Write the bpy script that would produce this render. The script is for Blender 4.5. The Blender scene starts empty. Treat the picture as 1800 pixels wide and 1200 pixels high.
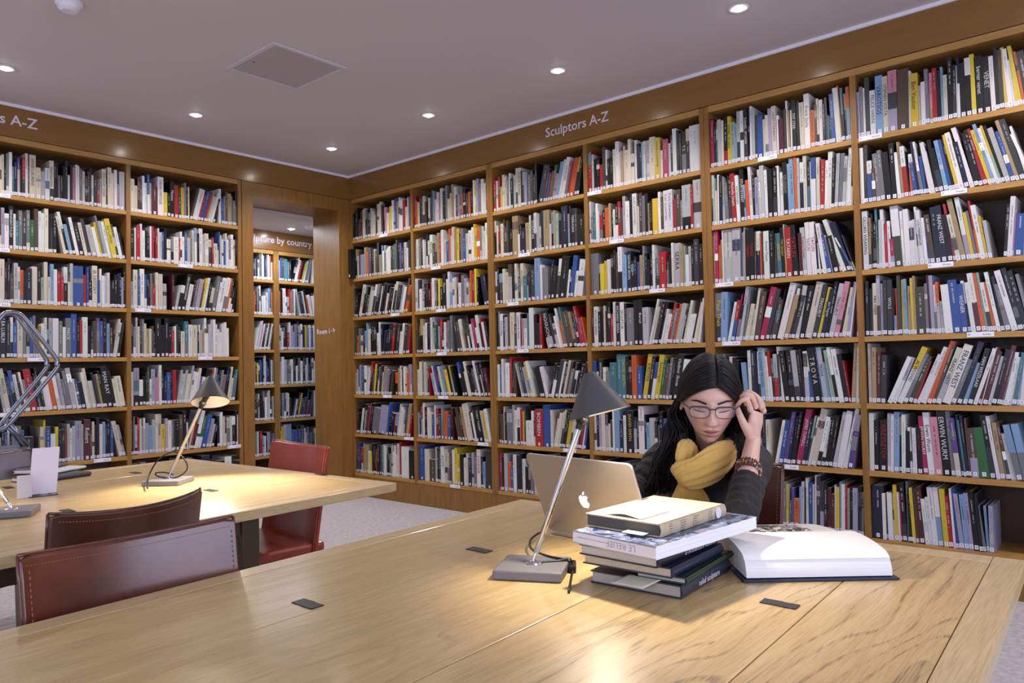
import bpy, bmesh, math, random
import numpy as np
from mathutils import Vector, Matrix, Quaternion
from mathutils.bvhtree import BVHTree
from math import sin, cos, pi, radians, exp, sqrt, atan2, hypot
random.seed(7)
SC = bpy.context.scene
COL = SC.collection
# ------------------------------------------------------------------ camera
CAM = Vector((-4.1029, -5.4713, 1.13)); YAW, PITCH, ROLL, FPX = .856, .0309, -.0207, 1310.2
def cam_axis(d):
    x, y, z = d
    c, s = cos(ROLL), sin(ROLL); x, y = c*x - s*y, s*x + c*y
    fw = Vector((0, cos(PITCH), sin(PITCH))); up = Vector((0, -sin(PITCH), cos(PITCH)))
    w = Vector((1, 0, 0))*x + up*y - fw*z
    c, s = cos(YAW), sin(YAW)
    return Vector((c*w.x + s*w.y, -s*w.x + c*w.y, w.z))
cd = bpy.data.cameras.new('camera'); cam = bpy.data.objects.new('camera', cd); COL.objects.link(cam)
cd.sensor_width = 36; cd.lens = FPX*36/1800; cd.clip_start = .05; cd.clip_end = 60
M = Matrix([cam_axis(e) for e in ((1, 0, 0), (0, 1, 0), (0, 0, 1))]).transposed().to_4x4(); M.translation = CAM
cam.matrix_world = M; SC.camera = cam
FWD = cam_axis((0, 0, -1))
def ray(u, v): return cam_axis(((u-900)/FPX, -(v-600)/FPX, -1))
def at(u, v, z): d = ray(u, v); return CAM + d*((z-CAM.z)/d.z)
def at_x(u, v, x): d = ray(u, v); return CAM + d*((x-CAM.x)/d.x)
def at_y(u, v, y): d = ray(u, v); return CAM + d*((y-CAM.y)/d.y)
def at_d(u, v, dep): d = ray(u, v); return CAM + d*(dep/d.dot(FWD))
# ------------------------------------------------------------------ look
SC.view_settings.view_transform = 'Standard'; SC.view_settings.look = 'None'
SC.view_settings.gamma = 1; SC.view_settings.use_curve_mapping = False
SC.view_settings.exposure = 0.04
def lin(r, g, b):
    f = lambda c: (c/255/12.92) if c <= 10 else ((c/255+.055)/1.055)**2.4
    return (f(r), f(g), f(b))
wd = bpy.data.worlds.new('world'); SC.world = wd; wd.use_nodes = True
wd.node_tree.nodes['Background'].inputs[0].default_value = (.55, .62, .85, 1)
wd.node_tree.nodes['Background'].inputs[1].default_value = .5
SC.cycles.max_bounces = 7; SC.cycles.diffuse_bounces = 4; SC.cycles.glossy_bounces = 3
SC.cycles.transmission_bounces = 6; SC.cycles.transparent_max_bounces = 6
SC.cycles.sample_clamp_indirect = 4; SC.cycles.use_denoising = True
SC.cycles.caustics_reflective = False; SC.cycles.caustics_refractive = False
def light(name, kind, loc, power, color, tgt=None, **kw):
    l = bpy.data.lights.new(name, kind); l.energy = power; l.color = color
    for k, v in kw.items(): setattr(l, k, v)
    o = bpy.data.objects.new(name, l); COL.objects.link(o); o.location = loc
    if tgt is not None: o.rotation_euler = (Vector(tgt)-Vector(loc)).to_track_quat('-Z', 'Y').to_euler()
    return o
H = 2.857
WARM = (1, .86, .70); COOL = (.62, .72, 1)
DOWN = [(-.62, -.61-1.12*k) for k in range(7)] + [(-.62-1.1*k, -.62) for k in range(1, 7)] + [(-6.9, -.62-1.12*k) for k in range(1, 7, 2)]
DL_POWER = 46
for x, y in DOWN:
    light('downlight_beam', 'SPOT', (x, y, H-.035), DL_POWER, (1, .93, .86), (x, y, 0), spot_size=radians(140), spot_blend=.7, shadow_soft_size=.035)
LF = at(512, 402, 2.5); SF = at(549, 397, 2.5)
light('downlight_beam', 'SPOT', (LF.x, LF.y, 2.46), 22, (.9, .93, 1), (LF.x, LF.y, 0), spot_size=radians(120), spot_blend=.7, shadow_soft_size=.04)
light('room_beyond_light', 'AREA', (-1.0, .72, 2.46), 30, (.85, .9, 1), (-1.0, .80, 0), shape='RECTANGLE', size=2.2, size_y=.4)
light('daylight_window', 'AREA', (-3.7, -8.85, 1.7), 165, (.68, .76, 1), (-3.7, 0, 1.45), shape='RECTANGLE', size=5.3, size_y=1.7)  # soft area light added behind the camera for the unseen window's daylight
light('daylight_window', 'AREA', (-7.85, -5.0, 1.75), 80, (.70, .78, 1), (0, -4.2, 1.5), shape='RECTANGLE', size=3.0, size_y=1.7)
# ------------------------------------------------------------------ materials
def nmat(name):
    m = bpy.data.materials.new(name); m.use_nodes = True
    nt = m.node_tree; b = nt.nodes['Principled BSDF']
    return m, nt, b
def N(nt, t, **kw):
    n = nt.nodes.new(t)
    for k, v in kw.items():
        if k.startswith('i_'): n.inputs[k[2:].replace('_', ' ')].default_value = v
        else: setattr(n, k, v)
    return n
def simple(name, rgb, rough=.5, metal=0, spec=.5, bump=0, bscale=200, var=0, coat=0, emit=None, estr=0, trans=0, ior=1.45, alpha=1):
    m, nt, b = nmat(name)
    c = (*lin(*rgb), 1)
    b.inputs['Base Color'].default_value = c; b.inputs['Roughness'].default_value = rough
    b.inputs['Metallic'].default_value = metal; b.inputs['Specular IOR Level'].default_value = spec
    b.inputs['Coat Weight'].default_value = coat; b.inputs['IOR'].default_value = ior
    b.inputs['Transmission Weight'].default_value = trans; b.inputs['Alpha'].default_value = alpha
    if emit: b.inputs['Emission Color'].default_value = (*lin(*emit), 1); b.inputs['Emission Strength'].default_value = estr
    if bump or var:
        tc = N(nt, 'ShaderNodeTexCoord'); no = N(nt, 'ShaderNodeTexNoise', i_Scale=bscale, i_Detail=4.0)
        nt.links.new(tc.outputs['Object'], no.inputs['Vector'])
        if bump:
            bp = N(nt, 'ShaderNodeBump', i_Strength=bump, i_Distance=.002); nt.links.new(no.outputs['Fac'], bp.inputs['Height']); nt.links.new(bp.outputs['Normal'], b.inputs['Normal'])
        if var:
            mx = N(nt, 'ShaderNodeMix', data_type='RGBA', blend_type='MULTIPLY'); mx.inputs[0].default_value = var
            mx.inputs[6].default_value = c; nt.links.new(no.outputs['Fac'], mx.inputs[7]); nt.links.new(mx.outputs[2], b.inputs['Base Color'])
    return m
def wood(name, c0, c1, grain=(1, 14, 14), rough=.35, ring=0, ringc=(90, 62, 38), coat=0, bump=.15, fine=.28):
    """procedural timber: c0/c1 tones; grain scale per axis; ring = strength of dark cathedral lines. colour attribute 'board' shifts every board"""
    m, nt, b = nmat(name); L = nt.links.new
    tc = N(nt, 'ShaderNodeTexCoord'); at_ = N(nt, 'ShaderNodeAttribute', attribute_name='board')
    ad = N(nt, 'ShaderNodeVectorMath', operation='ADD'); sc = N(nt, 'ShaderNodeVectorMath', operation='SCALE'); sc.inputs['Scale'].default_value = 7
    L(at_.outputs['Color'], sc.inputs[0]); L(tc.outputs['Object'], ad.inputs[0]); L(sc.outputs[0], ad.inputs[1])
    mp = N(nt, 'ShaderNodeMapping'); mp.inputs['Scale'].default_value = grain; L(ad.outputs[0], mp.inputs[0])
    n1 = N(nt, 'ShaderNodeTexNoise', i_Scale=3.0, i_Detail=6.0, i_Roughness=.65, i_Distortion=.4); L(mp.outputs[0], n1.inputs['Vector'])
    cr = N(nt, 'ShaderNodeValToRGB'); cr.color_ramp.elements[0].position = .3; cr.color_ramp.elements[1].position = .7
    cr.color_ramp.elements[0].color = (*lin(*c0), 1); cr.color_ramp.elements[1].color = (*lin(*c1), 1); L(n1.outputs['Fac'], cr.inputs[0])
    out = cr.outputs[0]
    mp3 = N(nt, 'ShaderNodeMapping'); mp3.inputs['Scale'].default_value = tuple(g*(7 if g > 3 else 3) for g in grain); L(ad.outputs[0], mp3.inputs[0])
    n3 = N(nt, 'ShaderNodeTexNoise', i_Scale=4.0, i_Detail=2.0); L(mp3.outputs[0], n3.inputs['Vector'])
    if ring:
        mp2 = N(nt, 'ShaderNodeMapping'); mp2.inputs['Scale'].default_value = tuple(max(.9, g*.30) for g in grain); L(ad.outputs[0], mp2.inputs[0])
        n2 = N(nt, 'ShaderNodeTexNoise', i_Scale=.85, i_Detail=3.0, i_Roughness=.35, i_Distortion=.25); L(mp2.outputs[0], n2.inputs['Vector'])
        mu = N(nt, 'ShaderNodeMath', operation='MULTIPLY'); mu.inputs[1].default_value = 150; L(n2.outputs['Fac'], mu.inputs[0])
        si = N(nt, 'ShaderNodeMath', operation='SINE'); L(mu.outputs[0], si.inputs[0])
        mr = N(nt, 'ShaderNodeMapRange'); mr.inputs['From Min'].default_value = .72; mr.inputs['From Max'].default_value = 1; L(si.outputs[0], mr.inputs['Value'])
        mr2 = N(nt, 'ShaderNodeMapRange'); mr2.inputs['From Min'].default_value = .44; mr2.inputs['From Max'].default_value = .6; L(n3.outputs['Fac'], mr2.inputs['Value'])
        pr = N(nt, 'ShaderNodeMath', operation='MULTIPLY'); L(mr.outputs[0], pr.inputs[0]); L(mr2.outputs[0], pr.inputs[1])
        # 'board' blue channel says how strongly figured this board is
        sp = N(nt, 'ShaderNodeSeparateColor'); L(at_.outputs['Color'], sp.inputs[0])
        p2 = N(nt, 'ShaderNodeMath', operation='MULTIPLY'); L(pr.outputs[0], p2.inputs[0]); L(sp.outputs[2], p2.inputs[1])
        p3 = N(nt, 'ShaderNodeMath', operation='MULTIPLY'); L(p2.outputs[0], p3.inputs[0]); p3.inputs[1].default_value = ring
        mx = N(nt, 'ShaderNodeMix', data_type='RGBA'); L(p3.outputs[0], mx.inputs[0]); L(out, mx.inputs[6]); mx.inputs[7].default_value = (*lin(*ringc), 1); out = mx.outputs[2]
    mx = N(nt, 'ShaderNodeMix', data_type='RGBA', blend_type='MULTIPLY'); mx.inputs[0].default_value = fine; L(out, mx.inputs[6])
    mr4 = N(nt, 'ShaderNodeMapRange'); mr4.inputs['From Min'].default_value = .35; mr4.inputs['From Max'].default_value = .55; mr4.inputs['To Min'].default_value = .3; L(n3.outputs['Fac'], mr4.inputs['Value']); L(mr4.outputs[0], mx.inputs[7])
    L(mx.outputs[2], b.inputs['Base Color'])
    b.inputs['Roughness'].default_value = rough; b.inputs['Coat Weight'].default_value = coat; b.inputs['Coat Roughness'].default_value = .15
    bp = N(nt, 'ShaderNodeBump', i_Strength=bump, i_Distance=.0006); L(n3.outputs['Fac'], bp.inputs['Height']); L(bp.outputs['Normal'], b.inputs['Normal'])
    return m
MT = {}
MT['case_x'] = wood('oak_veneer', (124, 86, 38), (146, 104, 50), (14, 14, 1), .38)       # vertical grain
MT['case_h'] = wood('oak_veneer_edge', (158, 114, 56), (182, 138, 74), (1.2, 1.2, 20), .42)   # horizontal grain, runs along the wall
MT['fascia'] = wood('oak_fascia', (122, 84, 38), (132, 93, 44), (.8, .8, 10), .24, coat=.4, bump=.01, fine=.08)
MT['back'] = wood('oak_back_shade_toned', (60, 42, 24), (74, 52, 30), (8, 8, 1), .5)  # case oak darkened, shade of the shelf recesses put into the colour
MT['table'] = wood('oak_tabletop', (186, 154, 102), (206, 178, 126), (1.1, 14, 14), .33, ring=.75, ringc=(98, 74, 46), coat=.2, bump=.25)
MT['table_lip'] = wood('oak_lipping', (192, 164, 118), (210, 184, 138), (1.2, 12, 12), .35, coat=.3)
MT['carpet'] = simple('carpet', (196, 192, 200), .95, bump=.8, bscale=40, var=.6)
MT['ceil'] = simple('ceiling_paint', (204, 196, 200), .7)
MT['white'] = simple('white_paint', (225, 222, 232), .5)
MT['wall'] = simple('wall_paint', (190, 186, 190), .8)
MT['sign'] = simple('sign_vinyl', (214, 206, 220), .5)
MT['black'] = simple('black_plastic', (16, 16, 18), .35)
MT['chrome'] = simple('chrome', (225, 228, 235), .12, metal=1)
MT['steel'] = simple('satin_steel', (135, 140, 152), .32, metal=1)
MT['shade'] = simple('lamp_shade_metal', (84, 83, 82), .45, metal=.2)
MT['shade_in'] = simple('lamp_inner_enamel', (240, 236, 225), .5)
MT['base'] = simple('lamp_base_metal', (112, 110, 114), .5, metal=.2, bump=.1, bscale=600)
MT['alu'] = simple('laptop_aluminium', (196, 192, 188), .38, metal=.85)
MT['leg'] = simple('bronze_metal', (92, 78, 62), .45, metal=.3)
MT['glow'] = simple('lamp_glow', (255, 250, 240), .5, emit=(255, 248, 236), estr=90)
MT['warm_glow'] = simple('bulb_glow', (255, 230, 190), .5, emit=(255, 216, 160), estr=30)
def leather(name, c, dark, rough=.33):
    m, nt, b = nmat(name); L = nt.links.new
    tc = N(nt, 'ShaderNodeTexCoord'); n1 = N(nt, 'ShaderNodeTexNoise', i_Scale=5.0, i_Detail=6.0, i_Roughness=.6); L(tc.outputs['Object'], n1.inputs['Vector'])
    cr = N(nt, 'ShaderNodeValToRGB'); cr.color_ramp.elements[0].position = .35; cr.color_ramp.elements[1].position = .7
    cr.color_ramp.elements[0].color = (*lin(*dark), 1); cr.color_ramp.elements[1].color = (*lin(*c), 1); L(n1.outputs['Fac'], cr.inputs[0]); L(cr.outputs[0], b.inputs['Base Color'])
    b.inputs['Roughness'].default_value = rough; b.inputs['Coat Weight'].default_value = .45; b.inputs['Coat Roughness'].default_value = .22
    n2 = N(nt, 'ShaderNodeTexNoise', i_Scale=420.0, i_Detail=2.0); L(tc.outputs['Object'], n2.inputs['Vector'])
    bp = N(nt, 'ShaderNodeBump', i_Strength=.12, i_Distance=.001); L(n2.outputs['Fac'], bp.inputs['Height']); L(bp.outputs['Normal'], b.inputs['Normal'])
    return m
MT['leather'] = leather('red_brown_leather', (112, 54, 36), (74, 34, 22), .3)
MT['leather_dark'] = leather('dark_brown_leather', (92, 48, 24), (60, 28, 13), .34)
MT['leather_red'] = leather('orange_red_leather', (172, 62, 32), (140, 46, 24), .3)
MT['stitch'] = simple('stitching', (150, 88, 56), .6)
def attr_mat(name, rough=.4, coat=0):
    m, nt, b = nmat(name); a = N(nt, 'ShaderNodeAttribute', attribute_name='Col'); nt.links.new(a.outputs['Color'], b.inputs['Base Color'])
    b.inputs['Roughness'].default_value = rough; b.inputs['Coat Weight'].default_value = coat
    return m
MT['book'] = attr_mat('printed_cover', .38)
MT['paper'] = attr_mat('paper_edges', .8)
# ------------------------------------------------------------------ helpers
def tag(o, label=None, cat=None, group=None, kind=None):
    if label: o['label'] = label
    if cat: o['category'] = cat
    if group: o['group'] = group
    if kind: o['kind'] = kind
    return o
def empty(name, loc=(0, 0, 0), label=None, cat=None, group=None, rz=0):
    o = bpy.data.objects.new(name, None); COL.objects.link(o); o.location = loc; o.rotation_euler = (0, 0, rz); o.empty_display_size = .05
    return tag(o, label, cat, group)
class MB:
    """collects shapes; build() links them as ONE mesh object"""
    def __init__(s): s.v = []; s.f = []; s.c = []; s.m = []
    def add(s, vs, fs, col=(1, 1, 1), mi=0):
        n = len(s.v); s.v += [tuple(p) for p in vs]
        for f in fs: s.f.append(tuple(n+i for i in f)); s.c.append(col); s.m.append(mi)
        return s
    def box(s, a, b, col=(1, 1, 1), mi=0, M=None):
        x0, y0, z0 = a; x1, y1, z1 = b
        vs = [(x0, y0, z0), (x1, y0, z0), (x1, y1, z0), (x0, y1, z0), (x0, y0, z1), (x1, y0, z1), (x1, y1, z1), (x0, y1, z1)]
        if M: vs = [M @ Vector(v) for v in vs]
        return s.add(vs, [(0, 3, 2, 1), (4, 5, 6, 7), (0, 1, 5, 4), (1, 2, 6, 5), (2, 3, 7, 6), (3, 0, 4, 7)], col, mi)
    def tube(s, pts, r, seg=10, col=(1, 1, 1), mi=0, cap=True, flat=None, closed=False):
        pts = [Vector(p) for p in pts]; n = len(pts)
        rs = r if isinstance(r, (list, tuple)) else [r]*n
        up = None; rings = []
        for i, p in enumerate(pts):
            a = pts[(i-1) % n] if (closed or i > 0) else p; b = pts[(i+1) % n] if (closed or i < n-1) else p
            t = (b-a).normalized() if (b-a).length > 1e-9 else Vector((0, 0, 1))
            if up is None: up = t.orthogonal().normalized() if flat is None else Vector(flat)
            up = (up - t*up.dot(t)); up = up.normalized() if up.length > 1e-6 else t.orthogonal().normalized()
            w = t.cross(up); ri = rs[i]; ra, rb = ri if isinstance(ri, tuple) else (ri, ri)
            rings.append([p + up*cos(2*pi*k/seg)*ra + w*sin(2*pi*k/seg)*rb for k in range(seg)])
        vs = [q for R in rings for q in R]; fs = []
        for i in range(n if closed else n-1):
            j = (i+1) % n
            for k in range(seg): fs.append((i*seg+k, i*seg+(k+1) % seg, j*seg+(k+1) % seg, j*seg+k))
        if cap and not closed: fs.append(tuple(range(seg))[::-1]); fs.append(tuple((n-1)*seg+k for k in range(seg)))
        return s.add(vs, fs, col, mi)
    def lathe(s, prof, M=Matrix(), seg=32, col=(1, 1, 1), mi=0):
        vs = []; fs = []
        for r, z in prof:
            for k in range(seg): vs.append(M @ Vector((r*cos(2*pi*k/seg), r*sin(2*pi*k/seg), z)))
        for i in range(len(prof)-1):
            for k in range(seg): fs.append((i*seg+k, i*seg+(k+1) % seg, (i+1)*seg+(k+1) % seg, (i+1)*seg+k))
        return s.add(vs, fs, col, mi)
    def sphere(s, c, r, col=(1, 1, 1), mi=0, seg=10, sc=(1, 1, 1)):
        return s.lathe([(r*sin(pi*i/seg)+1e-6, -r*cos(pi*i/seg)) for i in range(seg+1)], Matrix.Translation(c) @ Matrix.Diagonal((*sc, 1)), max(6, seg), col, mi)
    def prism(s, poly, M=Matrix(), d=.01, col=(1, 1, 1), mi=0):
        n = len(poly); vs = [M @ Vector((x, y, 0)) for x, y in poly] + [M @ Vector((x, y, d)) for x, y in poly]
        return s.add(vs, [tuple(range(n))[::-1], tuple(range(n, 2*n))] + [(i, (i+1) % n, n+(i+1) % n, n+i) for i in range(n)], col, mi)
    def build(s, name, mats, parent=None, smooth=False, bevel=0, cname='Col', fix=True, auto=None):
        me = bpy.data.meshes.new(name); me.from_pydata(s.v, [], s.f)
        for m in (mats if isinstance(mats, (list, tuple)) else [mats]): me.materials.append(m)
        nl = len(me.loops); ca = me.color_attributes.new(cname, 'FLOAT_COLOR', 'CORNER')
        arr = np.ones((nl, 4), 'f'); i = 0
        cnt = [len(f) for f in s.f]; cc = np.repeat(np.array(s.c, 'f').reshape(-1, 3), cnt, axis=0); arr[:, :3] = cc
        ca.data.foreach_set('color', arr.ravel()); me.polygons.foreach_set('material_index', s.m)
        if fix:
            bm = bmesh.new(); bm.from_mesh(me); bmesh.ops.recalc_face_normals(bm, faces=bm.faces); bm.to_mesh(me); bm.free()
        if smooth: me.polygons.foreach_set('use_smooth', [True]*len(me.polygons))
        me.update(); o = bpy.data.objects.new(name, me); COL.objects.link(o)
        if parent:
            o.parent = parent
            if parent.type == 'EMPTY' and parent.get('world_parts'): o.matrix_parent_inverse = parent.matrix_basis.inverted()
        if bevel:
            md = o.modifiers.new('bevel', 'BEVEL'); md.width = bevel; md.segments = 2; md.limit_method = 'ANGLE'
        if auto is not None:
            me.set_sharp_from_angle(angle=radians(auto))
        return o
def wempty(name, loc, *a, **k):
    """an empty at the thing's base whose parts are given in world coordinates"""
    o = empty(name, loc, *a, **k); o['world_parts'] = 1; return o
def ident(o):
    for x in list(o.keys()):
        if x == 'world_parts': del o[x]
_txt = {}
def text_mesh(s, bold=0):
    key = s
    if s not in _txt:
        cu = bpy.data.curves.new('lettering', 'FONT'); cu.body = s; cu.size = 1; cu.resolution_u = 2; cu.offset = .012 if s.startswith(('Sculpt', 'Room')) else 0
        o = bpy.data.objects.new('lettering', cu); COL.objects.link(o)
        dg = bpy.context.evaluated_depsgraph_get(); me = o.evaluated_get(dg).to_mesh()
        v = [tuple(p.co)[:2] for p in me.vertices]; f = [tuple(p.vertices) for p in me.polygons]
        o.evaluated_get(dg).to_mesh_clear(); bpy.data.objects.remove(o); bpy.data.curves.remove(cu)
        if not v: v = [(0, 0)]
        xs = [p[0] for p in v]; ys = [p[1] for p in v]
        _txt[s] = (v, f, min(xs), max(xs), min(ys), max(ys))
    return _txt[s]
def put_text(mb, s, O, X, Y, h=None, length=None, anchor='c', col=(1, 1, 1), mi=0, bold=1.0):
    """text in the plane O + X*x + Y*y; h = height of the glyph box, length = longest allowed"""
    v, f, x0, x1, y0, y1 = text_mesh(s)
    k = h/(y1-y0) if h else 1e9
    if length: k = min(k, length/(x1-x0))
    ox = {'c': (x0+x1)/2, 'l': x0, 'r': x1}[anchor]; oy = (y0+y1)/2
    mb.add([O + X*((a-ox)*k) + Y*((b-oy)*k*bold) for a, b in v], f, col, mi)
    return (x1-x0)*k
COARSE = r"""
R 1 1 kkdkhmccgnglccKcCdKp|wyWsBawWrcCBb
R 1 2 Kacdisaobvkchkaswlwwwkvtvkunlwky
R 1 3 kk>w(MORODUNK)kKvlcwgkwKncmkwcdkiwho
R 1 4 vogcnssckkkwWn>nknkrkdwwdvr
R 1 5 qluigbw>wcrdykgdcaigkv|oacwdwcopib
R 1 6 hkk>wkcdxkg4i5bknrscwcbhar
R 1 7 dbnraaawykvkrkdtcwkkgcwwwcRw5k4
R 2 1 rocndcmnwkEiwwpWkgccaWmigokdokwYigWwk
R 2 2 gcgdwlkcw(PEINER)haarWcbolCaYkgbcwwYyogccW
R 2 3 wvwgkkkrwgkykk(Pierre)wWswcmwgiccoryk<nn
R 2 4 vkacwkkwliedirkwigg<dhwadkkwxwwkrwk
R 2 5 wcgcqr<iwbrcsgykyk_Bkwckkdgwkkkm
R 2 6 sdrwkwcbwrdgo2bm<hvmaC3dwkk(TONY TASSET)3lyw
R 2 7 b3c2h3lkdw(POTT)cchWyykwcnlgw(KENNER)ksd3
R 3 1 rwryCc|gWklcc(SABINE RODER)kligdkK>n3mbrepssWw(HODGES)gro2y(RODCHENKO)k
R 3 2 ccrchdvkkA3dkn2a2ck(SCULPTURE)Wlcna3lsaqkN3ikk(TERRAGNI)dk4
R 3 3 wks2cc2h2(ARTTY)kccdc(ROUSSEAU)t2knvdS3wg3>Nk3w(Ruff)K4wkb2ww3
R 3 4 kgW(NOLDEN)nlhC2vw(MARIANNE HEINZ)kplt|W2kkr<k(NOGUCHI)3dlwwoth3adkRxo
R 3 5 wbWlw2rkh<lgdiyW_kkw>kkd2wkchgdwkkxk
R 3 6 dhckg3lwW(Arte)rydw3wkR4(BOMBEN)B4c>wccckky2cwpnrwb
R 3 7 xklobWnkwklgc3W(RUTHENBECK)nk_kldwkkkwkg
R 4 1 rlkkrhWkkcWcaccCcWnksclC2y(OSKAR SCHLEMMER)2wx2wkWkkk(T.S.)cW4
R 4 2 wgtwwrko2akwkrhlw2kW2(KURT SCHWITTERS)chgkaky3whw2(KURT SCHWITTERS)W2(Kurt Schwitters)rh2gL4rL4
R 4 3 G4sy2yw2kkhW2s2n2(GEORGE SEGAL)kkbagkkkWg2r3kkwl3(SERRA)aqwlkd2k2
R 4 4 mW2(RICHARD SERRA)kkckkrwk2(RICHARD SERRA)W2(SKULPTUR)kg4k2k2(Bernd)l3>Wchkkww2rgol2wkcwwkcWw
R 4 5 bwk2(SANTIAGO SIERRA)wg2t3t2t2(DAVID SMITH)kko2b2>y2(KIRSTEN)kby2(Roman Signer)ehgkk3(Vladimir Skoda)w3l2ykk
R 4 6 wkickcvws2n|wK3(DAVID SMITH)kkW2ksl2kgkbk<kbwrdmkww
R 4 7 xlonwkglkkggwkw2gww3aWk3kklwnk
L 1 1 wic3ck|gwtnbkrwhc(HENRI LAURENS)3c2l2w2c2(Henri Laurens)kkgkkn|wkpwwgckhnwk2rlc2(FERNAND LEGER)2kc2cwgl3
L 1 2 xkmiwk(FERNANDO PULLEN)wtgdgehwwckkk<cwskwk2cdl2wyglwy2(Sol LeWitt)2hwn
L 1 3 kwkC2kkhlwokn2c2kqcc|swrrwvlB4rbkc2(EL LISSITZKY)3bwwlwkkknkik
L 1 4 wkdk(LEA LUBLIN)2kwbc2gkbggywwslw2gwg2(MACK)3B2krw2knh|ubksh>cwk
L 1 5 yg<lc(MAILLOL)2kbb(MAILLOL)wkwgr3kkkdw3o2wilggl2cbk2wcc2nhakkk(MAN RAY)3kcc3
L 1 6 wkclkbcngg3bn4_cyb2w2yknrlwli3cM3(Robert)vcdkwsnkb<c2i
L 2 1 c2cmdwwbcm3w3(HENRI MATISSE)3y2kk(Matisse)2r2dygkc>hw3rb2rac2wk|wbgha2ggk
L 2 2 k2wr2Wwknwrkrwlbkw2gw3|rwwbl2gcsk|w2lc2c2rc2kbcwbwwgwck
L 2 3 ic2bw2bkkgrcc2l2_m>lw2k(HISTORYMODERNE)2w2kgi2dywkc2g2ww(OLLE BAERTLING)2w2okkk
L 2 4 kglcdgcachkK3k2k2krwvkc2t2w2c3kwl|aWwllwwwwwww__
L 2 5 wi3w2kkvwi2p2wknb2kr2>ll2lc2lww2cbw2kkkrwgbkgg2nkccgt
L 2 6 kglrciwi2s2lcc(MUNARI)2y2lw2gdk2h2k2w>crkw2e2b3i2lk|kwwcdl2ck2kw
L 2 7 kgkwkllcdkngkwk
F 1 1 ngnwgnwwkbgwiow
F 1 2 okgvwk|ww2lwskgo
F 1 3 >wlwpwgnwcdkwg
F 1 4 akybbnklwbnnwg
F 1 5 kvckk|gw2lwkgl
F 1 6 gwkr2iwklidbg
F 2 1 sbht2gn>kwcrkywgi
F 2 2 okw2wlrogw<ldnckow
F 2 3 wlwgkrwisgnlwkygwb
F 2 4 lwig2wkwdgwkwlnkw
F 2 5 kgbcwk>nlkyhnbkrkb
F 2 6 yyls3b2bnbd2wlgdtk
"""
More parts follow.
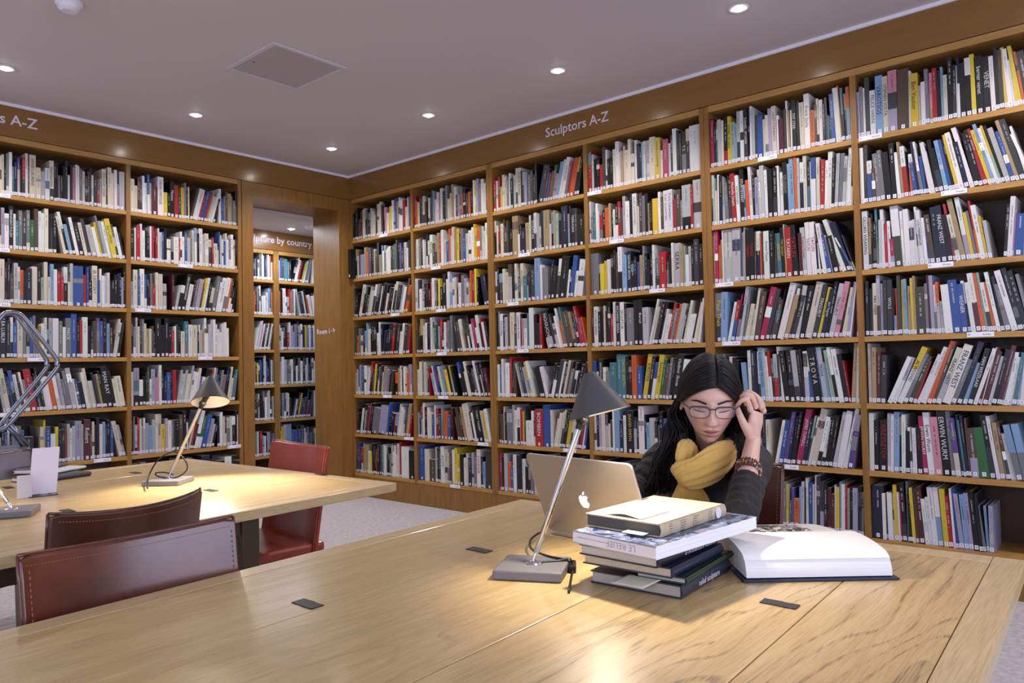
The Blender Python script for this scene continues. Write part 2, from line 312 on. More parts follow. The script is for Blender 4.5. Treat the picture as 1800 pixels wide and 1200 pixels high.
DETAIL = r"""
R51:3476,20,295,7,m;3496,21,285,1,x;3517,14,243,5,k;3531,10,269,4,t;3541,21,280,1,c;3562,17,270,4,w;3579,24,281,7,kr70;3602,22,284,2,y,DANIEL SPOERRI;3624,24,245,3,q;3648,14,232,5,s;3662,19,299,3,ld60;3680,23,300,0,w;3703,24,305,-2,kd60,DANIEL SPOERRI;3727,11,304,3,k,SPOERRI;3738,12,311,8,w;3749,20,293,6,l;3769,13,252,9,v;3782,34,246,0,b;3816,13,219,-2,c;3829,18,239,0,c;3847,24,273,-3,i;3871,24,280,-8,c,HAIM STEINBACH;3895,12,223,-1,w;3906,28,198,-3,m;3935,15,249,1,d;3949,10,293,-6,w;3959,12,233,-6,a;3972,11,235,1,w;3982,23,287,-1,k,PAT STEIR;4006,19,275,3,k;4025,26,262,-8,c;4051,29,302,-4,w,Frank Stella;4080,24,206,-1,o;4103,12,232,1,h;4115,12,264,-7,c;4127,19,253,-2,w;4145,14,226,1,n;4159,12,258,-7,d;4171,7,158,2,t;4178,14,151,1,k;4191,20,268,-20,b;4212,27,297,-25,w;4239,7,306,-32,o;4246,13,287,-17,tk50;4259,11,254,-11,ak50;4270,18,287,-8,os40
R52:3478,8,281,9,r;3486,15,301,5,w;3501,8,298,7,m;3509,6,284,9,q;3515,11,206,5,c;3526,11,299,9,w;3537,23,292,9,kn50;3561,15,284,-16,l,WOLFGANG STEHLE;3576,22,245,-21,g;3598,25,282,-10,kd50;3623,27,290,-25,r,Michelle Stuart;3650,20,274,-22,w,WETERINGEN;3670,26,310,-7,k,STURTEVANT;3695,11,213,-18,s;3706,24,237,-14,o;3730,16,312,-21,w;3745,13,260,-5,k;3758,21,242,0,i;3779,13,285,-13,c;3792,24,303,-9,l;3816,17,275,-8,w;3833,28,274,-3,k;3861,25,278,3,kd60;3886,17,285,-12,w;3904,20,245,1,w;3923,25,297,-6,k,SZUZESNY;3948,12,285,-6,s;3960,24,312,-8,s;3985,15,312,-4,o;3999,14,306,0,l;4014,19,278,4,wn40;4033,19,312,1,c;4052,14,281,4,kt50;4066,7,273,4,w;4073,26,291,5,bw40;4099,19,288,9,c;4118,21,271,24,r;4139,14,264,29,w;4153,23,306,29,w;4176,16,269,28,k;4191,18,288,41,l;4210,20,285,46,g;4230,16,266,48,l;4245,13,263,46,w;4259,16,308,27,w;4274,11,100,19,w
R53:3476,9,281,1,w;3485,12,275,3,r;3497,6,306,5,w;3502,21,312,6,x;3523,13,226,11,o;3536,16,257,8,a;3552,7,312,0,w;3559,52,312,3,l;3611,49,312,8,l;3660,11,286,9,b;3671,9,282,11,a;3680,8,312,3,w;3688,27,293,10,k,TAPIES;3715,30,304,-2,k,TAPIES;3745,8,278,9,h;3753,25,277,7,wn40;3778,10,264,1,o;3788,13,246,8,h;3801,31,272,-2,w,Antoni Tapies;3832,27,269,0,k;3859,8,252,9,g;3867,13,249,4,n;3880,22,251,-17,t,GERMANEN;3902,17,279,-13,k,YVES TANGUY;3918,7,251,-17,y;3925,5,298,-26,c;3929,30,275,-13,r,TATARIN;3959,38,285,-38,k,TATLIN;3997,20,236,-12,m;4017,25,265,-30,l,Tatlin's Tower;4041,24,290,-22,w,TATLIN;4066,27,288,-22,w,TATLIN;4093,10,274,-22,k;4102,12,169,-47,w;4114,10,246,-26,k;4124,21,276,-72,w;4145,24,214,-97,b;4169,7,210,-99,w;4176,35,200,-105,k;4211,12,251,-167,o;4223,23,302,-187,w;4246,27,279,-167,n;4273,9,204,-250,wb30;4282,14,205,-177,d
R54:3481,45,288,9,gd50,Paul Thek;3526,40,292,24,s;3566,20,232,123,w;3586,24,241,112,rb50;3610,7,276,105,x;3617,20,212,109,kg40;3636,19,316,98,l;3655,14,209,109,g;3669,22,214,128,c;3691,19,183,104,c;3710,14,302,100,c;3724,32,280,112,h;3756,35,304,149,x;3791,24,291,149,d;3815,13,242,143,b;3828,26,226,124,h;3854,5,284,123,k;3859,36,318,154,w;3895,26,250,160,a;3921,15,283,121,wd40,TINGUELY;3936,23,244,161,d;3959,23,294,106,l,TINGUELY;3981,30,291,126,k;4011,39,308,138,c;4050,27,288,135,d,TINGUELY;4077,17,277,144,y,JEAN TINGUELY;4094,24,265,133,n,Just Tinguely;4118,19,303,118,k;4137,26,290,131,l,TINGUELY;4163,26,298,132,p;4189,14,231,111,k;4203,28,262,120,c;4230,16,290,100,i;4246,7,284,93,w;4283,11,203,13,r;4294,8,200,19,w
R55:3662,28,222,-48,s;3690,18,291,-12,w;3708,10,293,-11,d;3718,10,274,-24,w;3728,19,285,-22,n;3747,16,282,-12,w;3763,25,304,-33,s,ROSEMARIE TROCKEL;3787,17,299,-39,c;3804,10,255,-37,w;3814,15,281,-32,rw50;3829,15,242,-28,g;3843,22,266,-24,lr50;3865,12,265,-23,d;3877,17,306,-45,w;3894,31,284,-59,k;3924,30,281,-40,k;3955,28,284,-48,ld70;3983,14,282,-38,k;3997,11,286,-46,d;4008,23,275,-20,wl50;4031,25,278,-71,wb40;4056,38,295,-66,k,T R O V A;4094,9,299,-64,b;4103,24,297,-64,l,TROVA;4127,15,215,-76,s;4143,24,281,-72,q;4167,17,297,-83,wk50;4184,26,285,-78,w;4210,24,259,-77,k;4234,9,222,-81,r;4242,25,312,58,a;4268,11,297,39,w;4278,8,268,23,a;4286,11,272,19,w
R56:3826,21,246,118,w;3847,25,243,111,b,James Turrell;3872,21,294,115,u;3893,18,288,88,n;3911,10,268,93,n;3921,17,294,100,k;3938,34,308,128,x,JAMES TURRELL;3973,20,262,116,n;3993,10,277,124,q;4004,14,272,133,w;4017,35,315,129,c;4052,22,273,130,wk70;4074,21,256,130,wk80;4095,21,278,100,k;4117,18,275,100,k;4135,24,301,124,l;4159,29,305,115,w;4188,5,282,109,w;4191,22,320,127,w;4213,28,287,120,iu30
R57:3847,14,240,18,l;3860,19,241,18,g;3880,13,235,15,y;3893,5,235,15,i;3898,10,144,18,e;3908,15,216,15,u;3923,28,160,15,o;3951,12,227,16,s;3962,16,256,17,l;3978,9,228,16,k;3987,14,278,10,w;4001,20,254,15,b;4021,11,247,15,l;4033,10,297,19,w;4043,20,289,16,d;4062,20,265,16,di60;4082,18,261,16,k;4100,19,234,17,m;4120,17,204,19,m;4136,5,254,19,w;4140,20,244,16,y;4161,11,272,16,s;4172,18,262,16,w;4189,11,260,16,r;4200,12,240,16,q;4212,16,227,16,k;4228,25,246,16,i;4253,8,256,19,n;4261,11,257,19,kv50;4272,13,227,19,g
R61:4320,13,243,-3,i;4332,18,269,1,g;4350,12,259,4,w;4361,23,309,-2,d;4384,27,236,-1,w,FELICE VARINI;4412,34,303,2,s,VAROTSOS;4446,25,292,1,c,STEPHEN VOLTA;4470,42,312,7,pi50;4512,52,305,13,h;4564,9,289,9,w;4573,34,270,6,y,Ben Vautier;4607,14,204,5,c;4621,19,217,3,w;4640,18,277,-5,g;4658,14,254,2,pa70;4672,19,272,2,r;4691,18,255,1,k;4709,11,269,-2,s;4720,17,226,-1,c;4738,20,309,4,k;4758,16,264,6,kd40;4774,6,258,2,w;4780,10,296,0,n;4790,24,265,-2,k;4814,24,282,-4,wk30;4837,19,295,-9,y;4857,29,279,-4,k,bernar venet;4886,31,270,-5,k,VENET;4916,19,263,-13,w;4935,15,302,-9,k;4950,19,283,-15,d;4969,15,291,-24,y;4983,18,281,-37,w;5002,11,226,-55,w;5013,9,259,-54,y;5022,16,292,-74,y;5038,11,259,-69,o;5049,30,255,-70,k
R62:4324,19,293,1,w;4342,18,304,9,d;4361,24,219,-7,wb30;4384,16,175,-11,h;4400,24,251,-33,g;4424,19,264,-35,g;4443,33,248,-38,k;4476,24,288,-21,k;4501,17,236,-34,w;4518,13,288,-33,a;4531,22,262,-38,wr40;4553,6,233,-39,k;4559,15,210,-16,wo30;4574,19,215,-55,wb20;4593,13,276,-61,n;4606,13,273,-70,w;4619,13,196,-55,b;4631,13,273,-61,k;4644,19,264,-82,w;4662,8,216,-92,w;4671,16,270,-69,k;4687,22,224,-98,kd50;4710,18,260,-90,s;4728,16,262,-97,b;4744,14,263,-96,k;4758,14,282,-105,y;4772,22,289,-109,w;4794,22,235,-108,n;4816,21,312,-132,w;4837,17,273,-105,k;4854,17,286,-115,k;4872,21,291,-135,r;4893,15,282,-139,y;4908,15,309,-139,s;4923,15,286,-143,w;4938,11,297,-144,yq50;4949,11,293,-138,k;4960,22,276,-139,l;4983,18,252,-134,b;5001,15,306,-142,a;5015,25,309,-140,d;5041,11,266,-131,w;5052,14,232,-173,w
R63:4328,27,306,-3,w,GILLIAN WEARING;4355,11,267,7,a;4366,11,286,1,k;4377,14,244,8,k;4391,11,310,-6,t;4402,14,250,9,l;4416,16,303,-6,w;4432,12,227,-3,r;4444,15,239,-2,w;4459,17,146,-16,xi60;4476,37,312,-29,wv50;4513,13,282,-21,w;4526,24,287,-15,w;4550,23,226,-19,w;4573,11,231,-34,w;4584,9,294,-30,w;4593,18,274,-34,w,LOIS WEINBERGER;4611,15,233,-33,w;4626,10,227,-44,b;4636,23,245,-54,h;4659,25,279,-40,n;4684,28,283,-47,n,FRANZ WEST;4712,24,236,-50,k;4736,12,288,-78,r;4748,20,233,-90,c;4768,24,308,-101,a;4792,20,311,-83,wi60;4811,14,233,-77,y;4825,14,239,-84,g;4839,10,287,-74,ro50;4848,21,263,-78,w;4869,11,208,-76,y;4881,15,182,-65,l;4939,13,243,50,k;4952,20,278,50,w;4972,6,203,51,p;4978,36,193,52,b;5014,30,192,41,s
R64:4328,16,286,6,n;4344,11,244,9,k;4355,9,271,14,v;4364,20,273,5,c,IMRA WEBER;4383,17,312,3,lh50;4401,11,267,5,i;4412,17,285,9,d;4429,24,284,10,d,WOLS;4452,11,239,14,k;4463,11,100,11,s;4474,8,238,-6,r;4482,17,303,-5,v;4499,10,278,2,y;4509,17,282,-6,s;4526,17,245,5,a;4543,12,283,-6,y;4555,10,293,-5,a;4565,41,237,-5,v;4606,13,250,-8,g;4619,11,292,-12,m;4630,16,289,-12,i;4646,12,242,-9,w;4658,14,253,-17,o;4672,18,159,-16,l;4690,33,238,-38,w;4723,37,258,-41,b;4759,27,236,-41,b,WEINER;4786,13,251,-63,w;4799,19,241,-57,w;4818,24,284,-64,wm50;4842,17,283,-72,o;4859,11,285,-70,q;4870,18,236,-79,wd60;4888,15,238,-87,o;4903,16,284,-92,w;4919,16,262,-76,k;4935,25,224,-101,g;4960,26,289,-124,w;4987,19,299,-118,k;5006,21,284,-117,k;5027,14,264,-102,g
R65:4330,15,308,3,l;4345,22,287,10,a;4367,19,262,19,m;4386,26,247,29,d;4414,23,252,237,w;4437,21,247,225,iw50;4458,29,302,241,yw40,AI WEIWEI;4487,21,266,233,g;4507,24,250,227,v;4532,16,222,198,r;4548,16,262,232,w;4564,28,295,222,w;4592,24,324,209,o;4616,16,302,191,h;4631,27,288,207,cl50,FRANZ WEST;4659,39,300,205,w,FRANZ WEST;4697,23,228,203,g;4720,26,312,193,n;4746,21,208,196,s;4767,24,276,174,k,HAN WEZELAAR;4791,18,278,187,w;4810,15,273,189,m;4824,5,280,146,c;4830,20,259,156,m;4850,16,235,152,w;4866,20,266,144,k;4886,20,284,142,m;4905,9,238,131,g;4914,16,250,125,w;4930,17,227,108,w;4947,17,247,108,t;4965,12,221,92,i;4977,17,240,69,w;4994,30,240,69,k
R66:4320,23,295,9,w;4342,26,258,11,k;4368,40,259,19,k,KRZYSZTOF;4408,13,295,15,l;4421,15,293,19,w;4436,26,302,19,s;4462,11,280,19,a;4473,18,292,15,w;4491,20,209,10,k;4512,14,227,-22,w;4526,18,226,-6,w;4544,26,224,-12,k;4570,24,286,-33,x,ERWIN WURM;4594,29,304,-37,w,Erwin Wurm;4623,33,283,-36,p;4657,36,313,-41,k,ERWIN WURM;4693,19,313,-37,g;4712,23,281,-50,uc60;4735,11,295,-39,n;4746,9,272,-52,t;4755,13,296,-46,n;4768,9,279,-34,h;4777,31,234,-35,hi60;4809,42,238,-60,e;4850,27,299,-64,kd50;4877,16,296,-71,w;4893,19,266,-65,a;4913,7,265,-65,s;4920,14,266,-87,h;4934,10,217,-102,w;4944,10,217,-101,w;4954,28,258,-105,sg50;4982,30,261,-95,sg50
R67:4318,57,269,12,n;4375,16,233,0,w;4390,11,193,7,e;4401,23,240,-6,w;4424,8,233,-1,w;4432,17,281,-11,y;4449,10,244,-10,w;4459,6,241,-10,x;4465,23,293,-21,kd70;4488,8,300,-4,g;4496,16,244,-9,k;4512,14,272,-24,y;4527,14,267,-20,h;4541,28,279,-30,m;4568,18,223,-42,w;4586,14,232,-39,w;4600,25,282,-41,w;4625,23,284,-40,ws50;4649,23,280,-32,y;4672,17,247,-38,r;4689,11,284,-27,w;4700,17,283,-27,b;4717,19,263,-51,i;4736,20,262,-38,s;4756,18,269,-40,i;4775,22,279,-41,k;4797,15,268,-35,k;4811,14,219,-67,g;4826,11,215,-24,s;4837,18,219,1,i
"""
# ------------------------------------------------------------------ room shell
def slab(name, a, b, mat, kind='structure', parent=None, bevel=0):
    o = MB().box(a, b).build(name, mat, parent, bevel=bevel)
    if kind and not parent: o['kind'] = kind
    return o
slab('floor', (-8, -9, -.1), (.4, .39, 0), MT['carpet']); slab('floor', (-3.2, .39, -.1), (1.4, 1.5, 0), MT['carpet'])
slab('ceiling', (-8, -9, H), (.4, .39, H+.1), MT['ceil']); slab('ceiling', (-3.2, .392, 2.5), (1.4, 1.5, 2.6), MT['ceil'])
slab('wall_right', (.335, -9, 0), (.4, .39, H), MT['wall'])
slab('wall_left', (-8, .335, 0), (-1.05, .39, H), MT['wall']); slab('wall_left', (-1.05, .335, 2.56), (.335, .39, H), MT['wall']); slab('wall_left', (-.06, .335, 0), (.335, .39, 2.56), MT['wall'])
slab('wall_beyond', (-3.2, 1.47, 0), (1.4, 1.5, 2.5), MT['wall']); slab('wall_beyond', (-3.25, .39, 0), (-3.2, 1.5, 2.5), MT['wall']); slab('wall_beyond', (1.35, .39, 0), (1.4, 1.5, 2.5), MT['wall'])
def window_wall(name, wname, axis, c, lo, hi, w0, w1, z0, z1):
    mb = MB()
    def bx(p0, p1, q0, q1):
        if axis == 'y': mb.box((p0, c-.1, q0), (p1, c, q1))
        else: mb.box((c-.1, p0, q0), (c, p1, q1))
    bx(lo, w0, 0, H); bx(w1, hi, 0, H); bx(w0, w1, 0, z0); bx(w0, w1, z1, H)
    mb.build(name, MT['wall'])['kind'] = 'structure'
    fr = MB()
    def fb(p0, p1, q0, q1):
        if axis == 'y': fr.box((p0, c-.06, q0), (p1, c+.02, q1))
        else: fr.box((c-.06, p0, q0), (c+.02, p1, q1))
    fb(w0, w0+.06, z0, z1); fb(w1-.06, w1, z0, z1); fb(w0+.06, w1-.06, z0, z0+.06); fb(w0+.06, w1-.06, z1-.06, z1)
    for k in (1, 2): x = w0+(w1-w0)*k/3; fb(x-.025, x+.025, z0+.06, z1-.06)
    fr.build(wname, MT['white'])['kind'] = 'structure'
window_wall('wall_back', 'window_1', 'y', -8.9+.0, -8, .335, -6.5, -.9, .8, 2.6)  # unseen window, widened so its reflection reaches the chair leather
window_wall('wall_side', 'window_2', 'x', -7.9, -8.9, .335, -6.6, -3.4, .8, 2.6)
# oak fascias, cove strips
slab('trim_1', (-7.9, .0, 2.645), (.0, .03, 2.838), MT['fascia']); slab('trim_2', (.0, -8.9, 2.645), (.03, .03, 2.838), MT['fascia'])
slab('trim_3', (-7.9, -.012, 2.838), (-.012, .03, H), MT['white']); slab('trim_4', (-.012, -8.9, 2.838), (.03, .03, H), MT['white'])
slab('trim_5', (-3.1, 1.14, 2.315), (1.345, 1.16, 2.499), MT['fascia'])
slab('trim_6', (-.062, -8.9+.05, 0), (.30, -5.24, 2.60), MT['case_x']) if False else None
slab('wall_right_panel', (.0, -8.85, 0), (.03, -5.23, 2.645), MT['case_x'])['kind'] = 'structure'
slab('wall_left_panel', (-7.85, .0, 0), (-2.79, .03, 2.645), MT['wall'])['kind'] = 'structure'
# door opening to the next room
d = MB(); d.box((-1.046, -.004, 0), (-.952, .02, 2.53)); d.box((-.119, -.004, 0), (-.001, .02, 2.53)); d.box((-1.046, -.004, 2.53), (-.001, .02, 2.64))
door = d.build('door_1', MT['case_x']); door['kind'] = 'structure'
for a, b in (((-.99, .02, 0), (-.952, .39, 2.56)), ((-.119, .02, 0), (-.08, .39, 2.56)), ((-.952, .02, 2.53), (-.119, .39, 2.56))):
    MB().box(a, b).build('jamb', MT['case_x'], door)
# lettering on the oak
def sign(name, s, O, X, Y, h, label, anchor='l'):
    mb = MB(); n = X.cross(Y); put_text(mb, s, O+n*.002, X, Y, h=h, anchor=anchor)
    o = mb.build(name, MT['sign'], fix=False); return tag(o, label, 'sign')
YN = Vector((0, -1, 0)); XP = Vector((1, 0, 0)); ZP = Vector((0, 0, 1))
sign('sign_lettering', 'Sculptors A-Z', Vector((0, -2.265, 2.742)), YN, ZP, .088, 'white lettering Sculptors A-Z on oak fascia above the right bookcases')
sign('sign_lettering', 'Sculptors A-Z', Vector((-2.475, 0, 2.745)), XP, ZP, .088, 'white lettering ending A-Z on oak fascia at far left', 'r')
sign('sign_lettering', 'Sculpture by country', Vector((.371, 1.14, 2.408)), XP, ZP, .088, 'white lettering about sculpture by country, seen through the doorway', 'r')
# jamb sign faces -x on the right jamb
sign('sign_lettering', 'Room 1', Vector((-.119, .345, 1.465)), Vector((0, -1, 0)), ZP, .046, 'small white lettering Room 1 with arrow on the door jamb')
am = MB()
for a, b in (((.0, 0), (.05, 0)), ((.028, .022), (.05, 0)), ((.028, -.022), (.05, 0))):
    P = lambda q: Vector((-.1205, .345-.215-q[0], 1.465+q[1]))
    am.tube([P(a), P(b)], .003, 4)
o = am.build('sign_arrow', MT['sign']); tag(o, 'small white arrow pointing right after Room 1 lettering', 'sign')
# ceiling things
for i, (x, y) in enumerate(DOWN + [(LF.x, LF.y)]):
    zc = H if i < len(DOWN) else 2.5
    r = wempty('recessed_downlight', (x, y, zc))
    names = {0: 'recessed ceiling downlight nearest the room corner', 1: 'recessed ceiling downlight second from the corner along right fascia', 2: 'recessed ceiling downlight above white sculptors lettering, right side',
             3: 'recessed ceiling downlight nearest camera above the rightmost bookcases', 7: 'recessed ceiling downlight beside the fascia above the door opening', 8: 'recessed ceiling downlight at far left above the left lettering'}
    if i == len(DOWN): tag(r, 'recessed downlight in the room beyond, seen through doorway', 'ceiling light', 'recessed ceiling downlights')
    else: tag(r, names.get(i, 'recessed ceiling downlight further back outside the picture'), 'ceiling light', 'recessed ceiling downlights')
    mt = Matrix.Translation((x, y, zc))
    MB().lathe([(.0245, -.0012), (.0255, -.003), (.034, -.0012), (.046, -.0045), (.050, -.002), (.050, 0)], mt, 28).build('trim_ring', MT['white'], r, smooth=True)
    MB().lathe([(.0001, -.013), (.010, -.012), (.019, -.008), (.025, -.0015)], mt, 24).build('lens', MT['glow'], r, smooth=True)
    ident(r)
r = wempty('ceiling_access_panel', (-1.74, -1.75, H), 'square white access panel set in the ceiling', 'access panel')
x0, x1, y0, y1 = -1.975, -1.505, -2.0, -1.5
f = MB(); 
for a, b in (((x0, y0), (x1, y0+.025)), ((x0, y1-.025), (x1, y1)), ((x0, y0+.025), (x0+.025, y1-.025)), ((x1-.025, y0+.025), (x1, y1-.025))): f.box((*a, H-.006), (*b, H+.001))
f.build('frame', MT['ceil'], r, bevel=.001)
MB().box((x0+.028, y0+.028, H-.004), (x1-.028, y1-.028, H+.001)).build('panel', simple('panel_paint', (176, 168, 172), .6), r)
MB().lathe([(.0001, -.0055), (.006, -.005), (.006, 0)], Matrix.Translation((x0+.06, y1-.2, H)), 12).build('lock', MT['black'], r); ident(r)
r = wempty('smoke_detector', (-2.853, -1.70, H), 'round white smoke detector at top left of the ceiling', 'smoke detector')
MB().lathe([(.0001, -.045), (.03, -.045), (.045, -.034), (.05, -.018), (.058, -.012), (.058, 0)], Matrix.Translation((-2.853, -1.70, H)), 32).build('housing', MT['white'], r, smooth=True, auto=35); ident(r)
r = wempty('smoke_detector', (SF.x, SF.y, 2.5), 'round white ceiling disc in the room beyond the doorway', 'smoke detector')
MB().lathe([(.0001, -.03), (.06, -.03), (.07, -.012), (.07, 0)], Matrix.Translation((SF.x, SF.y, 2.5)), 24).build('housing', MT['white'], r, smooth=True, auto=35); ident(r)
# ------------------------------------------------------------------ bookcases
class Wall:
    def __init__(s, O, e1, n): s.O = Vector(O); s.e1 = Vector(e1); s.n = Vector(n)
    def P(s, a, d, z): return s.O + s.e1*a - s.n*d + Vector((0, 0, z))
    def box(s, mb, a0, a1, d0, d1, z0, z1, col=(1, 1, 1), mi=0):
        p = s.P(a0, d0, z0); q = s.P(a1, d1, z1)
        return mb.box((min(p.x, q.x), min(p.y, q.y), z0), (max(p.x, q.x), max(p.y, q.y), z1), col, mi)
WR = Wall((0, 0, 0), (0, -1, 0), (-1, 0, 0)); WL = Wall((0, 0, 0), (1, 0, 0), (0, -1, 0)); WF = Wall((0, 1.14, 0), (1, 0, 0), (0, -1, 0))
ZR = [2.2718-.345*i for i in range(7)]
DEP = .30
def bookcase(W, s0, sm, s1, ztop, rows, label, group, first_open=None, zbase=.175):
    c = W.P((s0+s1)/2, .15, 0); r = wempty('bookcase', c, label, 'bookcase', group)
    for a, b in ((s0, s0+.030), (s1-.030, s1)):
        W.box(MB(), a+.0008, b-.0008, 0, DEP, zbase, ztop).build('side_panel', MT['case_x'], r)
    W.box(MB(), sm-.015, sm+.015, 0, DEP, zbase, ztop-.036).build('divider', MT['case_x'], r)
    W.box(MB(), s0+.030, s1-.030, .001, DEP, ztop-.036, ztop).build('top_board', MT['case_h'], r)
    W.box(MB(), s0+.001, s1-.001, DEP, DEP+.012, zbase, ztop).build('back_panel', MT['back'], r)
    W.box(MB(), s0+.001, s1-.001, .004, .05, 0.001, zbase-.002).build('plinth', MT['case_x'], r)
    for i, z in enumerate(rows):
        for a, b in ((s0+.030, sm-.015), (sm+.015, s1-.030)):
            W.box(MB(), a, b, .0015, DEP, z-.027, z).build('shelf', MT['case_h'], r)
    ident(r); return r
BAYS = {('R', 1): (.030, .8226), ('R', 2): (.8526, 1.6845), ('R', 3): (1.7445, 2.5781), ('R', 4): (2.6081, 3.4326), ('R', 5): (3.4926, 4.2917), ('R', 6): (4.3217, 5.18),
        ('L', 1): (-2.74, -1.9253), ('L', 2): (-1.8953, -1.08), ('F', 1): (-.745, -.34), ('F', 2): (-.30, .44)}
bookcase(WR, 0, .8376, 1.7145, 2.641, ZR, 'oak bookcase beside the doorway corner, left of three on right wall', 'oak bookcases of art books')
bookcase(WR, 1.7145, 2.5931, 3.4626, 2.641, ZR, 'oak bookcase below white sculptors lettering, middle of right wall', 'oak bookcases of art books')
bookcase(WR, 3.4626, 4.3067, 5.21, 2.641, ZR, 'oak bookcase at right edge, behind the reading woman', 'oak bookcases of art books')
bookcase(WL, -2.77, -1.9103, -1.05, 2.641, ZR, 'oak bookcase at far left, left of the door opening', 'oak bookcases of art books')
ZF = [2.015-.345*i for i in range(6)]
bookcase(WF, -1.76, -.90, -.045, 2.31, ZF, 'oak bookcase in next room, left one seen through doorway', 'oak bookcases in the next room', zbase=.16)
bookcase(WF, -.045, .80, 1.34, 2.31, ZF, 'oak bookcase in next room, right one seen through doorway', 'oak bookcases in the next room', zbase=.16)
BAYS[('F', 1)] = (-.285, -.075); BAYS[('F', 2)] = (-.015, .385); BAYS[('F', 0)] = (-.885, -.285); BAYS[('F', 3)] = (.385, .785)
# ------------------------------------------------------------------ books
PAL = dict(k=(20, 19, 22), w=(228, 226, 226), c=(214, 204, 182), l=(180, 180, 186), g=(118, 118, 124), d=(56, 55, 60), r=(178, 30, 38), m=(92, 28, 40), o=(216, 92, 34),
           y=(226, 192, 44), b=(38, 78, 168), n=(24, 30, 62), s=(118, 160, 206), t=(58, 122, 138), e=(44, 112, 54), v=(66, 70, 46), p=(214, 128, 150), u=(92, 62, 148),
           a=(176, 144, 98), h=(88, 66, 52), i=(160, 152, 188), x=(186, 24, 84), q=(148, 176, 150))
CN = dict(k='black', w='white', c='cream', l='light grey', g='grey', d='charcoal', r='red', m='maroon', o='orange', y='yellow', b='blue', n='navy', s='pale blue', t='teal', e='green',
          v='olive', p='pink', u='purple', a='tan', h='brown', i='lilac', x='crimson', q='sage green')
def muted(c, a=.22, d=.87):
    m_ = sum(c)/3; return tuple((x*(1-a)+m_*a)*d for x in c)
PAL = {k: muted(v, .10 if k in 'oyr' else .22) for k, v in PAL.items()}
PL = {k: lin(*v) for k, v in PAL.items()}
def jit(c, a=.12):
    f = 1+random.uniform(-a, a); return tuple(min(1, max(0, x*f*(1+random.uniform(-.05, .05)))) for x in c)
PAGE = lin(205, 200, 190)
TCOL = {'TATLIN': 'r', 'TAPIES': 'r', 'KRZYSZTOF': 'r', 'Paul Thek': 'y', 'T R O V A': 'w', 'GERMANEN': 'y', 'Antoni Tapies': 'b', 'YVES TANGUY': 'y', 'RODCHENKO': 'k', 'ROSEMARIE TROCKEL': 'b', 'Kurt Schwitters': 'b', 'KENNER': 'r', 'SZUZESNY': 'a',
        "Tatlin's Tower": 'r', 'ARTTY': 'a', 'DAVID SMITH': 'y', 'OLLE BAERTLING': 'r', 'FRANZ WEST': 'k', 'VENET': 'w'}
LIGHT = set('wclyspiqao')
def book_frame(W, s, w, L, deg, z, rec):
    """local frame of a (possibly leaning) book: origin bottom left of the spine, right, up, out"""
    th = radians(deg); e1 = W.e1*cos(th) - ZP*sin(th); e2 = W.e1*sin(th) + ZP*cos(th)
    t = w*cos(th)
    if th >= 0: piv = W.P(s+w, rec, z+.0006); O = piv - e1*t
    else: O = W.P(s, rec, z+.0006)
    return O, e1, e2, W.n, t
def bx(mb, O, X, Y, Z, a, b, col, mi=0):
    x0, y0, z0 = a; x1, y1, z1 = b
    vs = [O+X*x+Y*y+Z*z for x, y, z in ((x0, y0, z0), (x1, y0, z0), (x1, y1, z0), (x0, y1, z0), (x0, y0, z1), (x1, y0, z1), (x1, y1, z1), (x0, y1, z1))]
    mb.add(vs, [(0, 3, 2, 1), (4, 5, 6, 7), (0, 1, 5, 4), (1, 2, 6, 5), (2, 3, 7, 6), (3, 0, 4, 7)], col, mi)
def quad(mb, O, X, Y, Z, x0, x1, y0, y1, z, col, mi=0):
    mb.add([O+X*x0+Y*y0+Z*z, O+X*x1+Y*y0+Z*z, O+X*x1+Y*y1+Z*z, O+X*x0+Y*y1+Z*z], [(0, 1, 2, 3)], col, mi)
def spine_art(mb, O, X, Y, n, t, L, c1, c2, frac, title, two, tcol=None):
    """second colour block, lettering or fine print marks, small motif"""
    lightc = c1 in LIGHT
    if two: quad(mb, O, X, Y, n, 0, t, 0, L*(1-frac), .0003, c2)
    ink = PL['k'] if lightc else PL['w']
    if title:
        k = tcol or TCOL.get(title)
        if k and (k in LIGHT) != lightc or k in ('r', 'b'): ink = PL[k]
        if t < .006: return
        put_text(mb, title, O+X*(t/2)+Y*(L*.60)+n*.0007, -Y, X, h=t*.62, length=L*.62, col=ink)
    elif t > .007 and random.random() < .75:
        if random.random() < .12: ink = PL[random.choice('rbyago')]
        ink = tuple(.45*a + .55*b for a, b in zip(PL[c1], ink))
        if random.random() < .16:   # a printed picture on the spine
            y0 = L*random.uniform(.15, .7); sh = random.uniform(.4, 1.5); quad(mb, O, X, Y, n, 0, t, y0, y0+L*random.uniform(.08, .3), .0004, tuple(min(.8, c*sh+.03) for c in PL[random.choice('dghlwktn')]))
        y = L*random.uniform(.84, .94); stop = L*random.uniform(.35, .7); hw = min(.0035, t*random.uniform(.07, .16))
        while y > stop:
            ln = random.uniform(.0012, .0042); quad(mb, O, X, Y, n, t/2-hw, t/2+hw, y-ln, y, .0006, ink); y -= ln+(random.uniform(.0006, .0014) if random.random() < .85 else random.uniform(.004, .016))
def sticker(mb, O, X, Y, n, t, L=0):
    if t < .005: return
    a, b = (0.0004, t-.0004) if t < .018 else (t/2-.008, t/2+.008)
    y0 = random.uniform(.004, .009)
    quad(mb, O, X, Y, n, a, b, y0, y0+.020, .0009, lin(214, 214, 224))
    for k in range(3): quad(mb, O, X, Y, n, a+(b-a)*.3, b-(b-a)*.3, y0+.005+k*.0045, y0+.007+k*.0045, .0012, lin(110, 110, 120))
stuff = MB(); CAND = []
